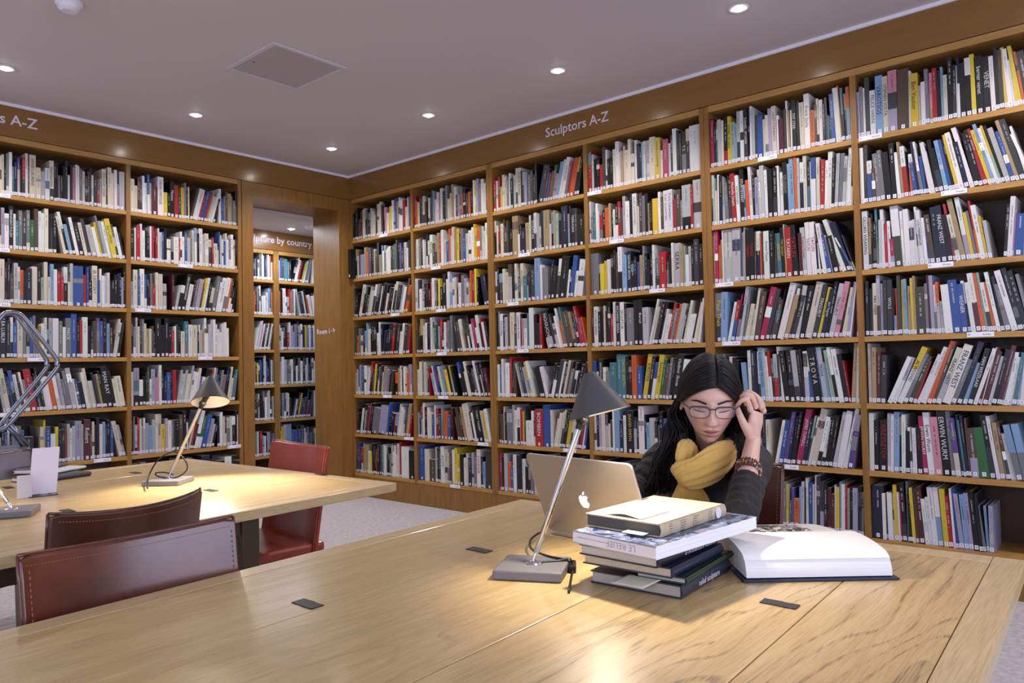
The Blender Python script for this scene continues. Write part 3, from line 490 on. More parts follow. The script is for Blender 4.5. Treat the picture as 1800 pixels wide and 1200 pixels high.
def stuff_book(W, s, w, L, deg, z, c1, c2=None, frac=.5, title=None):
    rec = .015+random.uniform(-.004, .005) ; dep = random.uniform(.17, .235)
    O, X, Y, n, t = book_frame(W, s, w, L, deg, z, rec); t = max(.0035, t-.0006)
    col = jit(PL[c1]); bx(stuff, O, X, Y, n, (0, 0, -dep), (t, L, 0), col)
    if t > .006: bx(stuff, O, X, Y, n, (.0018, L*.5, -dep+.002), (t-.0018, L+.0006, -.004), PAGE)
    if c2 is None and random.random() < .10: c2 = random.choice('wkdgkwclkd'); frac = random.uniform(.25, .8)
    spine_art(stuff, O, X, Y, n, t, L, c1, PL[c2] if c2 else None, frac, title, c2 is not None)
    sticker(stuff, O, X, Y, n, t)
def fit_lean(s, w, L, deg, a, b):
    th = radians(deg)
    if deg > 0:
        room = max(.0, b-(s+w)); mx = math.degrees(math.asin(min(1, (room+.001)/L))); deg = min(deg, mx)
    elif deg < 0:
        room = max(.0, s-a); mx = math.degrees(math.asin(min(1, (room+.001)/L))); deg = max(deg, -mx)
    return deg
import re
def coarse(W, key, row, spec, z):
    a, b = BAYS[key]; a += .003; b -= .003
    items = []; lean = 0
    for m in re.finditer(r'([><|_])|([a-zA-Z])(\d)?(?:\(([^)]*)\))?(\d)?', spec):
        if m.group(1):
            g = m.group(1)
            if g == '_': items.append(('gap', 2.2)); continue
            nl = {'>': 1, '<': -1, '|': 0}[g]
            if lean == 1 and nl != 1: items.append(('gap', 2.0))
            if nl == -1 and lean != -1: items.append(('gap', 2.2))
            lean = nl; ang = random.uniform(8, 15); continue
        ch = m.group(2); dg = m.group(3) or m.group(5)
        w = {None: random.uniform(.6, 1.25), '2': 1.7, '3': 2.4, '4': 3.2, '5': 4}[dg] if dg in (None, '2', '3', '4', '5') else 1
        L = random.uniform(.265, .302) if ch.isupper() else random.choice((random.uniform(.175, .225), random.uniform(.22, .262), random.uniform(.24, .29)))
        if m.group(4): L = random.uniform(.26, .29); w = max(w, 1.3)
        items.append(('book', w, L, ch.lower(), lean*(ang if lean else 0), m.group(4)))
    if lean == 1: items.append(('gap', 2.0))
    tot = sum(i[1] for i in items); k = (b-a)/tot
    s = a
    for it in items:
        w = it[1]*k
        if it[0] == 'book':
            deg = fit_lean(s, w, it[2], it[4], a, b)
            if deg == 0: deg = random.uniform(-.6, .6)*0
            stuff_book(W, s, w, it[2], deg, z, it[3], title=it[5])
        s += w
for line in COARSE.strip().splitlines():
    wl, bay, row, spec = line.split(None, 3); bay = int(bay); row = int(row)
    W = {'R': WR, 'L': WL, 'F': WF}[wl]; z = (ZF if wl == 'F' else ZR)[row-1]
    coarse(W, (wl, bay), row, spec, z)
for row in range(6): coarse(WF, ('F', 0), row, 'kwcgwbkwlcwkdwkgclwdkwcw', ZF[row]); coarse(WF, ('F', 3), row, 'wgckwdlwkcnwlgkw', ZF[row])
# the two bays nearest the camera, transcribed book by book (mm and tenths of a degree)
DET = []
for line in DETAIL.strip().splitlines():
    h, body = line.split(':', 1); bay = int(h[1]); row = int(h[2]); L0 = []
    for e in body.split(';'):
        p = e.split(',', 5); m = re.match(r'([a-z])([a-z])?(\d+)?', p[4])
        L0.append(dict(s=int(p[0])/1000, w=int(p[1])/1000, L=int(p[2])/1000, deg=int(p[3])/10, c1=m.group(1), c2=m.group(2), frac=int(m.group(3) or 50)/100, title=p[5] if len(p) > 5 else None, bay=bay, row=row))
    for i, q in enumerate(L0): q['i'] = i; q['n'] = len(L0)
    DET += L0
for bay, row, stop in ((5, 5, None), (5, 6, None), (5, 7, None)):
    first = min(q['s'] for q in DET if q['bay'] == bay and q['row'] == row); s = 3.497
    while s < first-.03:
        w = random.uniform(.012, .026); stuff_book(WR, s, w, random.uniform(.21, .28), 0, ZR[row-1], random.choice('wkcgdbnwlkyoi')); s += w
for row in range(1, 7):
    s = max(q['s']+q['w'] for q in DET if q['bay'] == 6 and q['row'] == row)+.09
    while s < 5.14:
        w = random.uniform(.012, .026); stuff_book(WR, s, w, random.uniform(.21, .28), 0, ZR[row-1], random.choice('wkcgdbnwlkyoi')); s += w
def depth_of(P): return (P-CAM).dot(FWD)
for q in DET:
    P = WR.P(q['s']+q['w']/2, 0, ZR[q['row']-1]+.13); dp = depth_of(P); v = P-CAM
    u = 900+FPX*v.dot(cam_axis((1, 0, 0)))/dp
    q['score'] = (q['w']*q['L']/dp**2) * (1 if u < 1792 else 0)
DET.sort(key=lambda q: -q['score'])
NB = 288
ORD = ['first', 'second', 'third', 'fourth', 'fifth', 'sixth', 'seventh', 'eighth', 'ninth', 'tenth', 'eleventh', 'twelfth', 'thirteenth', 'fourteenth', 'fifteenth', 'sixteenth', 'seventeenth', 'eighteenth', 'nineteenth', 'twentieth']
TENS = {2: 'twenty', 3: 'thirty', 4: 'forty', 5: 'fifty'}
def ordn(n):
    if n <= 20: return ORD[n-1]
    return {30: 'thirtieth', 40: 'fortieth', 50: 'fiftieth'}.get(n) or TENS[n//10]+'-'+ORD[n % 10-1]
SHELF = ['top', 'second', 'third', 'fourth', 'fifth', 'sixth', 'bottom']
seen = set()
for k, q in enumerate(DET):
    z = ZR[q['row']-1]; a, b = BAYS[('R', q['bay'])]
    if q['s']+q['w'] > b-.002: q['w'] = b-.002-q['s']
    if q['w'] < .004: continue
    q['s'] = max(q['s'], a+.001)
    deg = fit_lean(q['s'], q['w'], q['L'], q['deg'], a, b)
    if k >= NB: stuff_book(WR, q['s'], q['w'], q['L'], deg, z, q['c1'], q['c2'], 1-q['frac'] if False else q['frac'], q['title']); continue
    rec = .014+random.uniform(-.003, .003); dep = random.uniform(.18, .235); O, X, Y, n, t = book_frame(WR, q['s'], q['w'], q['L'], deg, z, rec); t = max(.004, t-.0007)
    L = q['L']; col = jit(PL[q['c1']], .08); bt = min(.0022, t*.25)
    mb = MB(); bx(mb, O, X, Y, n, (0, 0, -dep), (bt, L, -.0012), col); bx(mb, O, X, Y, n, (t-bt, 0, -dep), (t, L, -.0012), col)
    rnd = .0012 if t < .02 else .002
    bx(mb, O, X, Y, n, (0, 0, -.0014), (t, L, 0), col)
    c2 = jit(PL[q['c2']], .08) if q['c2'] else None
    spine_art(mb, O, X, Y, n, t, L, q['c1'], c2, q['frac'], None if q['title'] else None, c2 is not None) if not q['title'] else (quad(mb, O, X, Y, n, 0, t, 0, L*(1-q['frac']), .0003, c2) if c2 else None)
    o = mb.build('book', MT['book'], fix=False)
    size = ('tall ' if L > .292 else 'short ' if L < .215 else '') + ('thick ' if q['w'] > .03 else 'thin ' if q['w'] < .0115 else '')
    cn = CN[q['c1']] + (' and ' + CN[q['c2']] if q['c2'] and CN[q['c2']] != CN[q['c1']] else '')
    if q['bay'] == 5 and q['row'] >= 5: pos = ordn(q['n']-q['i'])+' from right'
    else: pos = ordn(q['i']+1)+' from left'
    lab = f"{size}{cn} book, {pos}, {SHELF[q['row']-1]} shelf, {'rightmost bay' if q['bay'] == 6 else 'second bay from right'}"
    if deg > 8: lab = lab.replace(' book,', ' book leaning right,')
    elif deg < -8: lab = lab.replace(' book,', ' book leaning left,')
    elif q['title']: lab = lab.replace(' book,', ' lettered book,')
    tag(o, lab, 'book', 'art books standing on the oak shelves')
    pg = MB(); bx(pg, O, X, Y, n, (bt, .003, -dep+.003), (t-bt, L-.003, -.0016), PAGE); pg.build('page_block', MT['paper'], o, fix=False)
    if q['title'] and t > .006:
        tm = MB(); lightc = q['c1'] in LIGHT; ink = PL['k'] if lightc else PL['w']; kk = TCOL.get(q['title'])
        if kk and ((kk in LIGHT) != lightc or kk in 'rb'): ink = PL[kk]
        put_text(tm, q['title'], O+X*(t/2)+Y*(L*.58)+n*.0007, -Y, X, h=t*.62, length=L*.66, col=ink); tm.build('spine_lettering', MT['book'], o, fix=False)
    sm = MB(); sticker(sm, O, X, Y, n, t)
    if sm.v: sm.build('shelfmark_label', MT['paper'], o, fix=False)
so = stuff.build('shelved_books', MT['book'], fix=False); so['kind'] = 'stuff'; so['label'] = 'closely packed art books filling the more distant oak shelves'; so['category'] = 'books'
# black box file poking out at the corner bay
r = wempty('box_file', WR.P(.05, .03, ZR[1])); tag(r, 'black box file poking out of second shelf beside the doorway', 'box file')
WR.box(MB(), .0325, .062, -.045, .2, ZR[1]+.001, ZR[1]+.262).build('case', MT['black'], r, bevel=.002)
WR.box(MB(), .042, .054, -.0462, -.0455, ZR[1]+.01, ZR[1]+.034).build('label', MT['white'], r); ident(r)
# white strips clipped on shelf edges
def shelf_label(W, s, z, letter, label):
    mb = MB(); W.box(mb, s-.055, s+.055, -.0035, -.0003, z-.022, z+.002)
    o = mb.build('shelf_label', MT['white']); tag(o, label, 'shelf label', 'white strip labels clipped to shelf edges')
    tm = MB(); O = W.P(s, -.0038, z-.010)
    put_text(tm, 'Artists', O+W.e1*.026, W.e1, ZP, h=.009, col=PL['k'])
    tm.build('lettering', MT['book'], o, fix=False)
    tm = MB(); put_text(tm, letter, O-W.e1*.046, W.e1, ZP, h=.009, col=PL['k']); tm.build('index_letter', MT['book'], o, fix=False)
bayname = {('R', 1): 'bay beside the doorway corner', ('R', 2): 'second bay right of doorway', ('R', 3): 'third bay right of doorway', ('R', 4): 'fourth bay right of doorway', ('R', 5): 'second bay from right edge', ('R', 6): 'rightmost bay', ('L', 1): 'leftmost bay', ('L', 2): 'bay just left of doorway'}
for wl, bay, row, fr, let in (('R', 6, 1, .075, 'V'), ('R', 6, 2, .50, 'V'), ('R', 6, 3, .42, 'W'), ('R', 6, 4, .60, 'W'), ('R', 5, 1, .44, 'S'), ('R', 5, 3, .09, 'T'), ('R', 5, 4, .13, 'T'), ('R', 5, 6, .52, 'T'),
                         ('R', 4, 1, .07, 'S'), ('R', 4, 2, .27, 'S'), ('R', 4, 3, .62, 'S'), ('R', 3, 2, .36, 'R'), ('R', 3, 3, .22, 'R'), ('R', 3, 4, .32, 'R'), ('R', 3, 6, .80, 'R'),
                         ('R', 2, 2, .32, 'P'), ('R', 2, 3, .38, 'P'), ('R', 2, 4, .38, 'P'), ('R', 2, 5, .39, 'P'), ('R', 2, 6, .90, 'P'), ('R', 2, 7, .53, 'P'), ('R', 1, 1, .56, 'M'), ('R', 1, 3, .73, 'M'), ('R', 1, 5, .58, 'N'), ('R', 1, 6, .92, 'N'),
                         ('L', 1, 1, .07, 'L'), ('L', 1, 2, .065, 'L'), ('L', 1, 3, .07, 'L'), ('L', 1, 4, .32, 'L'), ('L', 1, 5, .12, 'M'), ('L', 1, 6, .80, 'M'), ('L', 2, 2, .48, 'M'), ('L', 2, 3, .10, 'M'), ('L', 2, 4, .66, 'M'), ('L', 2, 6, .94, 'M')):
    a, b = BAYS[(wl, bay)]; W = WR if wl == 'R' else WL
    shelf_label(W, a+(b-a)*fr, ZR[row-1], let, f'white label strip on {SHELF[row-1]} shelf edge, {bayname[(wl, bay)]}')
# ------------------------------------------------------------------ tables
T = .72
def frame(P, deg):
    return Matrix.Translation(P) @ Matrix.Rotation(radians(deg), 4, 'Z')
def table(corner, deg, L, boards, lip, legs, plates, label, fig):
    """corner = far left corner of the top; length runs to local -x, width to local -y"""
    r = wempty('reading_table', (corner.x, corner.y, 0), label, 'table', 'long oak reading tables'); Mx = frame(Vector((corner.x, corner.y, 0)), deg)
    mb = MB(); y = -lip; W = sum(boards)+2*lip
    for w, fg in zip(boards, fig):
        mb.box((-L+lip, y-w+.0010, T-.03), (-lip-.0004, y-.0010, T), (random.random(), random.random(), fg), M=Mx); y -= w
    o = mb.build('tabletop', MT['table'], r, bevel=.0012, cname='board')
    lm = MB(); rr = lambda: (random.random(), random.random(), .15)
    lm.box((-L, -lip, T-.03), (0, 0, T), rr(), M=Mx); lm.box((-L, -W, T-.03), (0, -W+lip, T), rr(), M=Mx)
    lm.box((-lip, -W+lip+.0004, T-.03), (0, -lip-.0004, T), rr(), M=Mx); lm.box((-L, -W+lip+.0004, T-.03), (-L+lip, -lip-.0004, T), rr(), M=Mx)
    lm.build('edge_lipping', MT['table_lip'], r, bevel=.0025, cname='board')
    for x, yy in legs:
        MB().box((x-.03, yy-.03, 0), (x+.03, yy+.03, T-.0305), M=Mx).build('leg', MT['leg'], r, bevel=.003)
    xs = [p[0] for p in legs]; ys = [p[1] for p in legs]
    for yy in sorted(set(ys)): MB().box((min(xs)+.031, yy-.02, T-.10), (max(xs)-.031, yy+.02, T-.0305), M=Mx).build('rail', MT['leg'], r)
    for x in sorted(set(xs)): MB().box((x-.02, min(ys)+.031, T-.10), (x+.02, max(ys)-.031, T-.0305), M=Mx).build('rail', MT['leg'], r)
    for (u, v) in plates:
        P = Mx.inverted() @ at(u, v, T)
        q = MB().box((P.x-.013, P.y-.03, T+.0002), (P.x+.013, P.y-.002, T+.0016), M=Mx); q.box((P.x-.011, P.y-.002, T+.0002), (P.x+.015, P.y+.03, T+.0016), M=Mx); q.build('joint_plate', MT['black'], r)
    ident(r); return Mx
c1 = at(916, 877, T)
MN = table(c1, 2.6, 2.6, [.285, .345, .33, .20], .055, [(-.25, -.14), (-2.3, -.14), (-.25, -1.13), (-2.3, -1.13)], [(540, 1062), (842, 967), (1370, 1062)], 'large oak reading table in the foreground under laptop and books', (.12, .45, 1, 1))
# far table: its right corner is given, so shift to its left one
DF = 3.1; c2r = at(697, 848, T); WF2 = 1.42
c2 = c2r + Vector((-sin(radians(DF)), cos(radians(DF)), 0))*WF2
MF = table(c2, DF, 2.7, [.31, .35, .35, .30], .055, [(-.50, -.15), (-2.3, -.15), (-.50, -1.265), (-2.3, -1.265)], [(238, 831), (370, 862), (565, 834), (417, 809), (14, 857), (118, 898)], 'oak reading table further back, in front of left bookcases', (.15, .15, .15, .15))
# ------------------------------------------------------------------ chairs
def chair(pos, deg, mat, label, width=.43, top=.82, sag=.035):
    """leather chair; local +x is the way the sitter faces; pos = floor point under the middle of the backrest"""
    r = wempty('leather_chair', (pos[0], pos[1], 0), label, 'chair', 'leather reading room chairs'); Mx = frame(Vector((pos[0], pos[1], 0)), deg)
    hw = width/2
    def shell(xoff, x1, z0, z1, th, n=18, nz=10):
        mb = MB(); vs = []; 
        for side in (0, 1):
            for j in range(nz+1):
                z = z0+(z1-z0)*j/nz
                for i in range(n+1):
                    t = -1+2*i/n; y = t*hw; wdt = y*(1+.035*(z-z0)/(z1-z0))
                    x = -sag*(1-t*t) + .06*(1-(z-z0)/(z1-z0)) + (-th if side else 0) + .005*abs(t)**8
                    zz = z-.012*(1-t*t)*(j == nz) + (-.006 if j == nz and abs(t) > .97 else 0)
                    vs.append(Mx @ Vector((x+xoff, wdt, zz)))
        K = (n+1)*(nz+1); fs = []
        for j in range(nz):
            for i in range(n):
                a = j*(n+1)+i; fs.append((a, a+1, a+n+2, a+n+1)); fs.append((K+a+n+1, K+a+n+2, K+a+1, K+a))
        for i in range(n):
            a = i; fs.append((K+a, K+a+1, a+1, a)); a = nz*(n+1)+i; fs.append((a, a+1, K+a+1, K+a))
        for j in range(nz):
            a = j*(n+1); fs.append((a, a+n+1, K+a+n+1, K+a)); a = j*(n+1)+n; fs.append((K+a, K+a+n+1, a+n+1, a))
        return mb.add(vs, fs)
    shell(0, 0, .40, top, .024).build('backrest', mat, r, smooth=True, bevel=.004, auto=50)
    mb = MB()   # piping and stitching round the backrest
    pts = []
    for i in range(25):
        t = -1+2*i/24; pts.append(Mx @ Vector((-sag*(1-t*t)-.012+.005*abs(t)**8, t*hw*1.035, top-.012*(1-t*t)+.001)))
    mb.tube(pts, .0035, 6)
    for sgn in (-1, 1): mb.tube([Mx @ Vector((.06*(1-j/10)-.012+.005, sgn*hw*(1+.035*j/10), .40+(top-.40)*j/10)) for j in range(11)], .0035, 6)
    mb.build('piping', mat, r, smooth=True)
    st = MB()
    for off in (.003, -.0275):
        for i in range(60):
            t = -.95+1.9*i/60; t2 = t+.02
            P = [Vector((-sag*(1-q*q)+off+.005*abs(q)**8, q*hw*1.035, top-.016-.012*(1-q*q))) for q in (t, t2)]
            st.tube([Mx @ p for p in P], .0009, 4)
        for sgn in (-1, 1):
            for j in range(40):
                f0 = j/41; f1 = f0+.013
                P = [Vector((.06*(1-q)+off+.004, sgn*(hw-.012)*(1+.035*q), .40+(top-.41)*q)) for q in (f0, f1)]
                st.tube([Mx @ p for p in P], .0009, 4)
    st.build('stitching', MT['stitch'], r)
    MB().box((.0, -hw+.005, .405), (.44, hw-.005, .45), M=Mx).build('seat', mat, r, bevel=.014)
    # apron skirts with an arched lower edge
    for sgn in (-1, 1):
        poly = [(.03, .405), (.42, .405), (.42, .30), (.38, .345), (.30, .375), (.22, .38), (.14, .375), (.07, .345), (.03, .30)]
        Ms = Mx @ Matrix(((1, 0, 0, 0), (0, 0, 1, sgn*(hw-.012)-.006), (0, 1, 0, 0), (0, 0, 0, 1)))
        MB().prism(poly, Ms, .012).build('side_apron', mat, r)
    for xo in (.425, .0):
        poly = [(-hw+.02, .405), (hw-.02, .405), (hw-.02, .29), (hw-.07, .35), (hw-.14, .378), (0, .384), (-hw+.14, .378), (-hw+.07, .35), (-hw+.02, .29)]
        Ms = Mx @ Matrix(((0, 0, 1, xo), (1, 0, 0, 0), (0, 1, 0, 0), (0, 0, 0, 1)))
        MB().prism(poly, Ms, .012).build('end_apron', mat, r)
    for x, y in ((.015, hw-.025), (.015, -hw+.025), (.42, hw-.025), (.42, -hw+.025)):
        lm = MB(); n = 8; prof = []
        for j in range(n+1):
            z = .405*j/n; s_ = .017+.009*j/n; prof.append(((x, y, z), s_))
        vs = [Mx @ Vector((p[0]+a*s_, p[1]+b*s_, p[2])) for p, s_ in prof for a, b in ((-1, -1), (1, -1), (1, 1), (-1, 1))]
        fs = [(4*j+k, 4*j+(k+1) % 4, 4*j+4+(k+1) % 4, 4*j+4+k) for j in range(n) for k in range(4)] + [(3, 2, 1, 0), (4*n, 4*n+1, 4*n+2, 4*n+3)]
        lm.add(vs, fs).build('leg', mat, r, bevel=.004)
    ident(r)
def chair_between(a, b, mat, label, top=.82, **k):
    """a, b: image positions of the backrest's upper corners, left and right of the sitter seen from behind"""
    A = at(*a, top); B = at(*b, top); m = (A+B)/2; d = A-B; deg = math.degrees(atan2(d.y, d.x))-90
    chair((m.x, m.y), deg, mat, label, width=d.length*.965, top=top, **k); print('chair', label, m, deg, d.length)
chair_between((413, 908), (33, 979), MT['leather'], 'red brown leather chair in foreground, tucked against near table')
chair_between((81, 903), (349, 858), MT['leather_dark'], 'dark brown leather chair pushed against the further table', sag=.045)
chair_between((573, 785), (478, 773), MT['leather_red'], 'orange red leather chair at far end of table, before doorway', sag=.04)
chair((-1.90, -4.40), 186, MT['leather'], 'brown leather chair the woman with the yellow scarf sits on', width=.40, top=.81)
A = at_y(0, 797, -1.80); 
chair((-3.30, -1.93), -86, MT['leather_dark'], 'dark brown leather chair at left edge behind the white card', width=.44)
# ------------------------------------------------------------------ desk lamps
def lamp(bc, brot, bsize, joint, apex, openc, rad, label, cord, power, visible_bulb=True, bh=.018):
    r = wempty('desk_lamp', (bc.x, bc.y, T), label, 'desk lamp', 'small grey cone desk lamps')
    Mx = frame(Vector((bc.x, bc.y, T+.0005)), brot); a, b = bsize
    MB().box((-a/2, -b/2, 0), (a/2, b/2, bh), M=Mx).build('base', MT['base'], r, bevel=.003)
    top = Vector((bc.x, bc.y, T+bh)); ft = Matrix.Translation(top)
    MB().lathe([(.0001, .006), (.006, .006), (.010, .0035), (.018, .002), (.0185, 0)], ft, 28).build('foot_disc', MT['chrome'], r, smooth=True)
    s0 = top+Vector((0, 0, .003)); d = (joint-s0).normalized()
    st = MB(); st.tube([s0, s0+d*.018], .0035, 12); st.tube([s0+d*.018, s0+d*.022, joint-d*.002], [.0035, .0058, .0058], 14); st.build('stem', MT['chrome'], r, smooth=True, auto=40)
    ax = (openc-apex).normalized(); hh = (openc-apex).length; q = Vector((0, 0, 1)).rotation_difference(ax).to_matrix().to_4x4(); Ms = Matrix.Translation(apex) @ q
    ra = rad*.20
    MB().lathe([(.0001, -.001), (ra*.8, 0), (ra, .003), (rad, hh), (rad-.0012, hh), (ra-.001, .005), (.0001, .004)], Ms, 56).build('lamp_shade', [MT['shade']], r, smooth=True, auto=40)
    MB().lathe([(.0001, .0052), (ra-.0022, .0062), (rad-.0022, hh-.0006)], Ms, 56).build('shade_lining', MT['shade_in'], r, smooth=True)
    jb = MB(); jb.sphere(joint, .0125, seg=12); core = apex+ax*(hh*.5); jb.tube([joint, joint.lerp(core, .9)], [.009, .011], 14); jb.tube([joint-d*.020, joint], [.0075, .0095], 14)
    jb.build('joint', MT['black'], r, smooth=True, auto=50)
    bp = apex+ax*(hh*.62)
    MB().sphere(bp, .011, seg=10).build('bulb', MT['warm_glow'], r, smooth=True)
    light('desk_lamp_light', 'SPOT', apex+ax*(hh*.62+.016), power, WARM, apex+ax*2, spot_size=radians(128), spot_blend=.55, shadow_soft_size=.014)
    cb = MB(); 
    for pts in cord: cb.tube(pts, .0026, 8)
    cb.build('cord', MT['black'], r, smooth=True)
    ident(r); return r
def spl(P, n=8):
    """Catmull-Rom through the points"""
    P = [Vector(p) for p in P]; out = []
    Q = [P[0]*2-P[1]] + P + [P[-1]*2-P[-2]]
    for i in range(1, len(Q)-2):
        for k in range(n):
            t = k/n; out.append(.5*((2*Q[i]) + (Q[i+1]-Q[i-1])*t + (2*Q[i-1]-5*Q[i]+4*Q[i+1]-Q[i+2])*t*t + (3*Q[i]-Q[i-1]-3*Q[i+1]+Q[i+2])*t**3))
    return out+[P[-1]]
RT = cam_axis((1, 0, 0)); UPV = cam_axis((0, 1, 0))
# near lamp
b4 = [at(863, 1018, T), at(984, 1024, T), at(1014, 985, T+.018), at(899, 972, T+.018)]
bc = at(937, 990, T+.018); dn = depth_of(bc)
e = b4[1]-b4[0]; rotn = math.degrees(atan2(e.y, e.x))
J = at_d(1023, 738, dn+.01); OC = at_d(1054, 727, dn-.01); rad = .0625; hh = .083
axn = (-UPV*cos(radians(14)) + RT*sin(radians(14)) - FWD*.15).normalized(); AP = OC-axn*hh
tz = Vector((0, 0, T+.003))
def tb(u, v, h=.003): return at(u, v, T+h)
cordn = [spl([bc+Vector((0, 0, .002)), tb(985, 985, .02), tb(1000, 983, .022), tb(1008, 992, .012), tb(1005, 1010), tb(1000, 1040)]),
         spl([tb(1003, 986, .02), tb(960, 976, .02), tb(935, 965, .015), tb(932, 950, .02), tb(945, 938, .02), tb(960, 932, .01)])]
LN = lamp(bc, rotn, (e.length*1.0, .125), J, AP, OC, rad, 'grey cone desk lamp on near table beside the book stack', cordn, 13)
sw = MB().box((-.024, -.008, 0), (.024, .008, .014), M=frame(tb(1006, 1001, .001), math.degrees(atan2((tb(1006, 1015)-tb(1007, 985)).y, (tb(1006, 1015)-tb(1007, 985)).x)))); sw = sw.build('cord_switch', MT['black'], LN, bevel=.004); sw.matrix_parent_inverse = LN.matrix_basis.inverted()
# lamp on the further table
bcf = at(296, 841, T+.018); df = depth_of(bcf)
Jf = at_d(356, 709, df); OCf = at_d(370, 707, df-.02); rf = .068
axf = (-UPV*.93 + RT*.16 - FWD*.36).normalized(); APf = OCf-axf*.098
ef = at(328, 857, T)-at(261, 858, T)
cf = [spl([tb(259, 858, .01), at_d(262, 835, df), at_d(280, 806, df), at_d(307, 794, df), at_d(326, 810, df), at_d(328, 826, df), at_d(312, 838, df), at_d(290, 839, df), at_d(276, 836, df), at_d(274, 831, df), at_d(290, 830, df), at_d(305, 834, df)])]
lamp(bcf, math.degrees(atan2(ef.y, ef.x)), (ef.length*.98, .125), Jf, APf, OCf, rf, 'lit cone desk lamp standing on the further table', cf, 26)
# lamp at the left edge, mostly outside the frame
e3 = at(37, 915, T)-at(0, 914, T); bl = at(20, 894, T+.018)
Jl = at_d(-55, 790, depth_of(bl)); OCl = Jl-RT*.05+UPV*.005; axl = (-UPV*.95-RT*.28).normalized()
lamp(bl, -28, (.125, .125), Jl, OCl-axl*.09, OCl, .065, 'desk lamp at the left edge with only base and rod showing', [spl([bl+Vector((-.05, .02, -.012)), bl+Vector((-.2, .1, -.013)), bl+Vector((-.4, 0, -.013))])], 4)
# ------------------------------------------------------------------ laptop
th = radians(-96); Wl = .312; Hl = .205; ph = radians(21.5)
L0 = at(965, 931, T+.010); dv = Vector((cos(th), sin(th), 0)); nv = Vector((dv.y, -dv.x, 0))
if nv.dot(CAM-L0) < 0: nv = -nv
upl = Vector((0, 0, cos(ph)))+nv*sin(ph); outn = dv.cross(upl); 
if outn.dot(CAM-L0) < 0: outn = -outn
r = wempty('laptop', (L0+dv*Wl/2-nv*.1), 'open silver laptop with a glowing fruit logo, facing the woman', 'laptop')
r.location.z = T; bpy.context.view_layer.update()
def rrect(w, h, rr, n=6):
    p = []
    for cx, cy, a0 in ((w-rr, rr, -90), (w-rr, h-rr, 0), (rr, h-rr, 90), (rr, rr, 180)):
        for k in range(n+1): a = radians(a0+90*k/n); p.append((cx+rr*cos(a), cy+rr*sin(a)))
    return p
def basis(O, X, Y, Z): 
    m = Matrix((X, Y, Z)).transposed().to_4x4(); m.translation = O; return m
Ml = basis(L0-outn*.0, dv, upl, dv.cross(upl))
sg = 1 if dv.cross(upl).dot(outn) > 0 else -1
MB().prism(rrect(Wl, Hl, .012), Ml, -.0055*sg).build('lid', MT['alu'], r, bevel=.0015)
MB().prism(rrect(Wl-.012, Hl-.02, .004), basis(L0+dv*.006+upl*.012-outn*.0056, dv, upl, dv.cross(upl)), -.0006*sg).build('screen', simple('screen_glass', (40, 42, 48), .1, emit=(190, 200, 220), estr=.8), r)
Mk = basis(Vector((L0.x, L0.y, T+.0008))-nv*.004, dv, -nv, dv.cross(-nv))
hs = 1 if dv.cross(-nv).z > 0 else -1
MB().prism(rrect(Wl, .215, .012), Mk, .0085*hs).build('keyboard_base', MT['alu'], r, bevel=.002)
kb = MB()
for i in range(14):
    for j in range(5): kb.prism([(a+.018+i*.0199, b+.03+j*.0185) for a, b in ((0, 0), (.0165, 0), (.0165, .0155), (0, .0155))], Mk @ Matrix.Translation((0, 0, .0085*hs)), .0012*hs)
kb.build('keys', MT['black'], r)
# apple logo
ap = []
for k in range(0, 41):
    a = radians(62+ (360-0)*k/40); ap.append((cos(a), sin(a)))
def apple():
    pts = []
    R = [(0, .78), (.22, .88), (.48, .92), (.72, .80), (.80, .68), (.60, .48), (.52, .22), (.60, -.05), (.80, -.22), (.70, -.50), (.52, -.78), (.32, -.96), (.12, -.92), (0, -.86), (-.12, -.92), (-.32, -.96), (-.55, -.78), (-.76, -.44), (-.86, -.02), (-.84, .36), (-.70, .70), (-.46, .90), (-.20, .88)]
    s_ = spl([Vector((x, y, 0)) for x, y in R+[R[0]]], 4)[:-1]
    return [(p.x, p.y) for p in s_]
Mg = basis(L0+dv*(Wl*.475)+upl*(Hl*.475)+outn*.0004, -dv if dv.cross(upl).dot(outn) < 0 else dv, upl, outn)
sc = .0165
lg = MB(); P = apple(); cn = len(P)
lg.add([Mg @ Vector((x*sc, y*sc, .0006)) for x, y in P], [tuple(range(cn))])
lf = [(.02, 1.02), (.03, 1.25), (.16, 1.46), (.40, 1.58), (.42, 1.36), (.30, 1.14), (.14, 1.04)]
lg.add([Mg @ Vector((x*sc, y*sc, .0006)) for x, y in lf], [tuple(range(len(lf)))])
lg.build('glowing_logo', simple('logo_glow', (240, 242, 255), .5, emit=(235, 240, 255), estr=1.1), r, fix=False); ident(r)
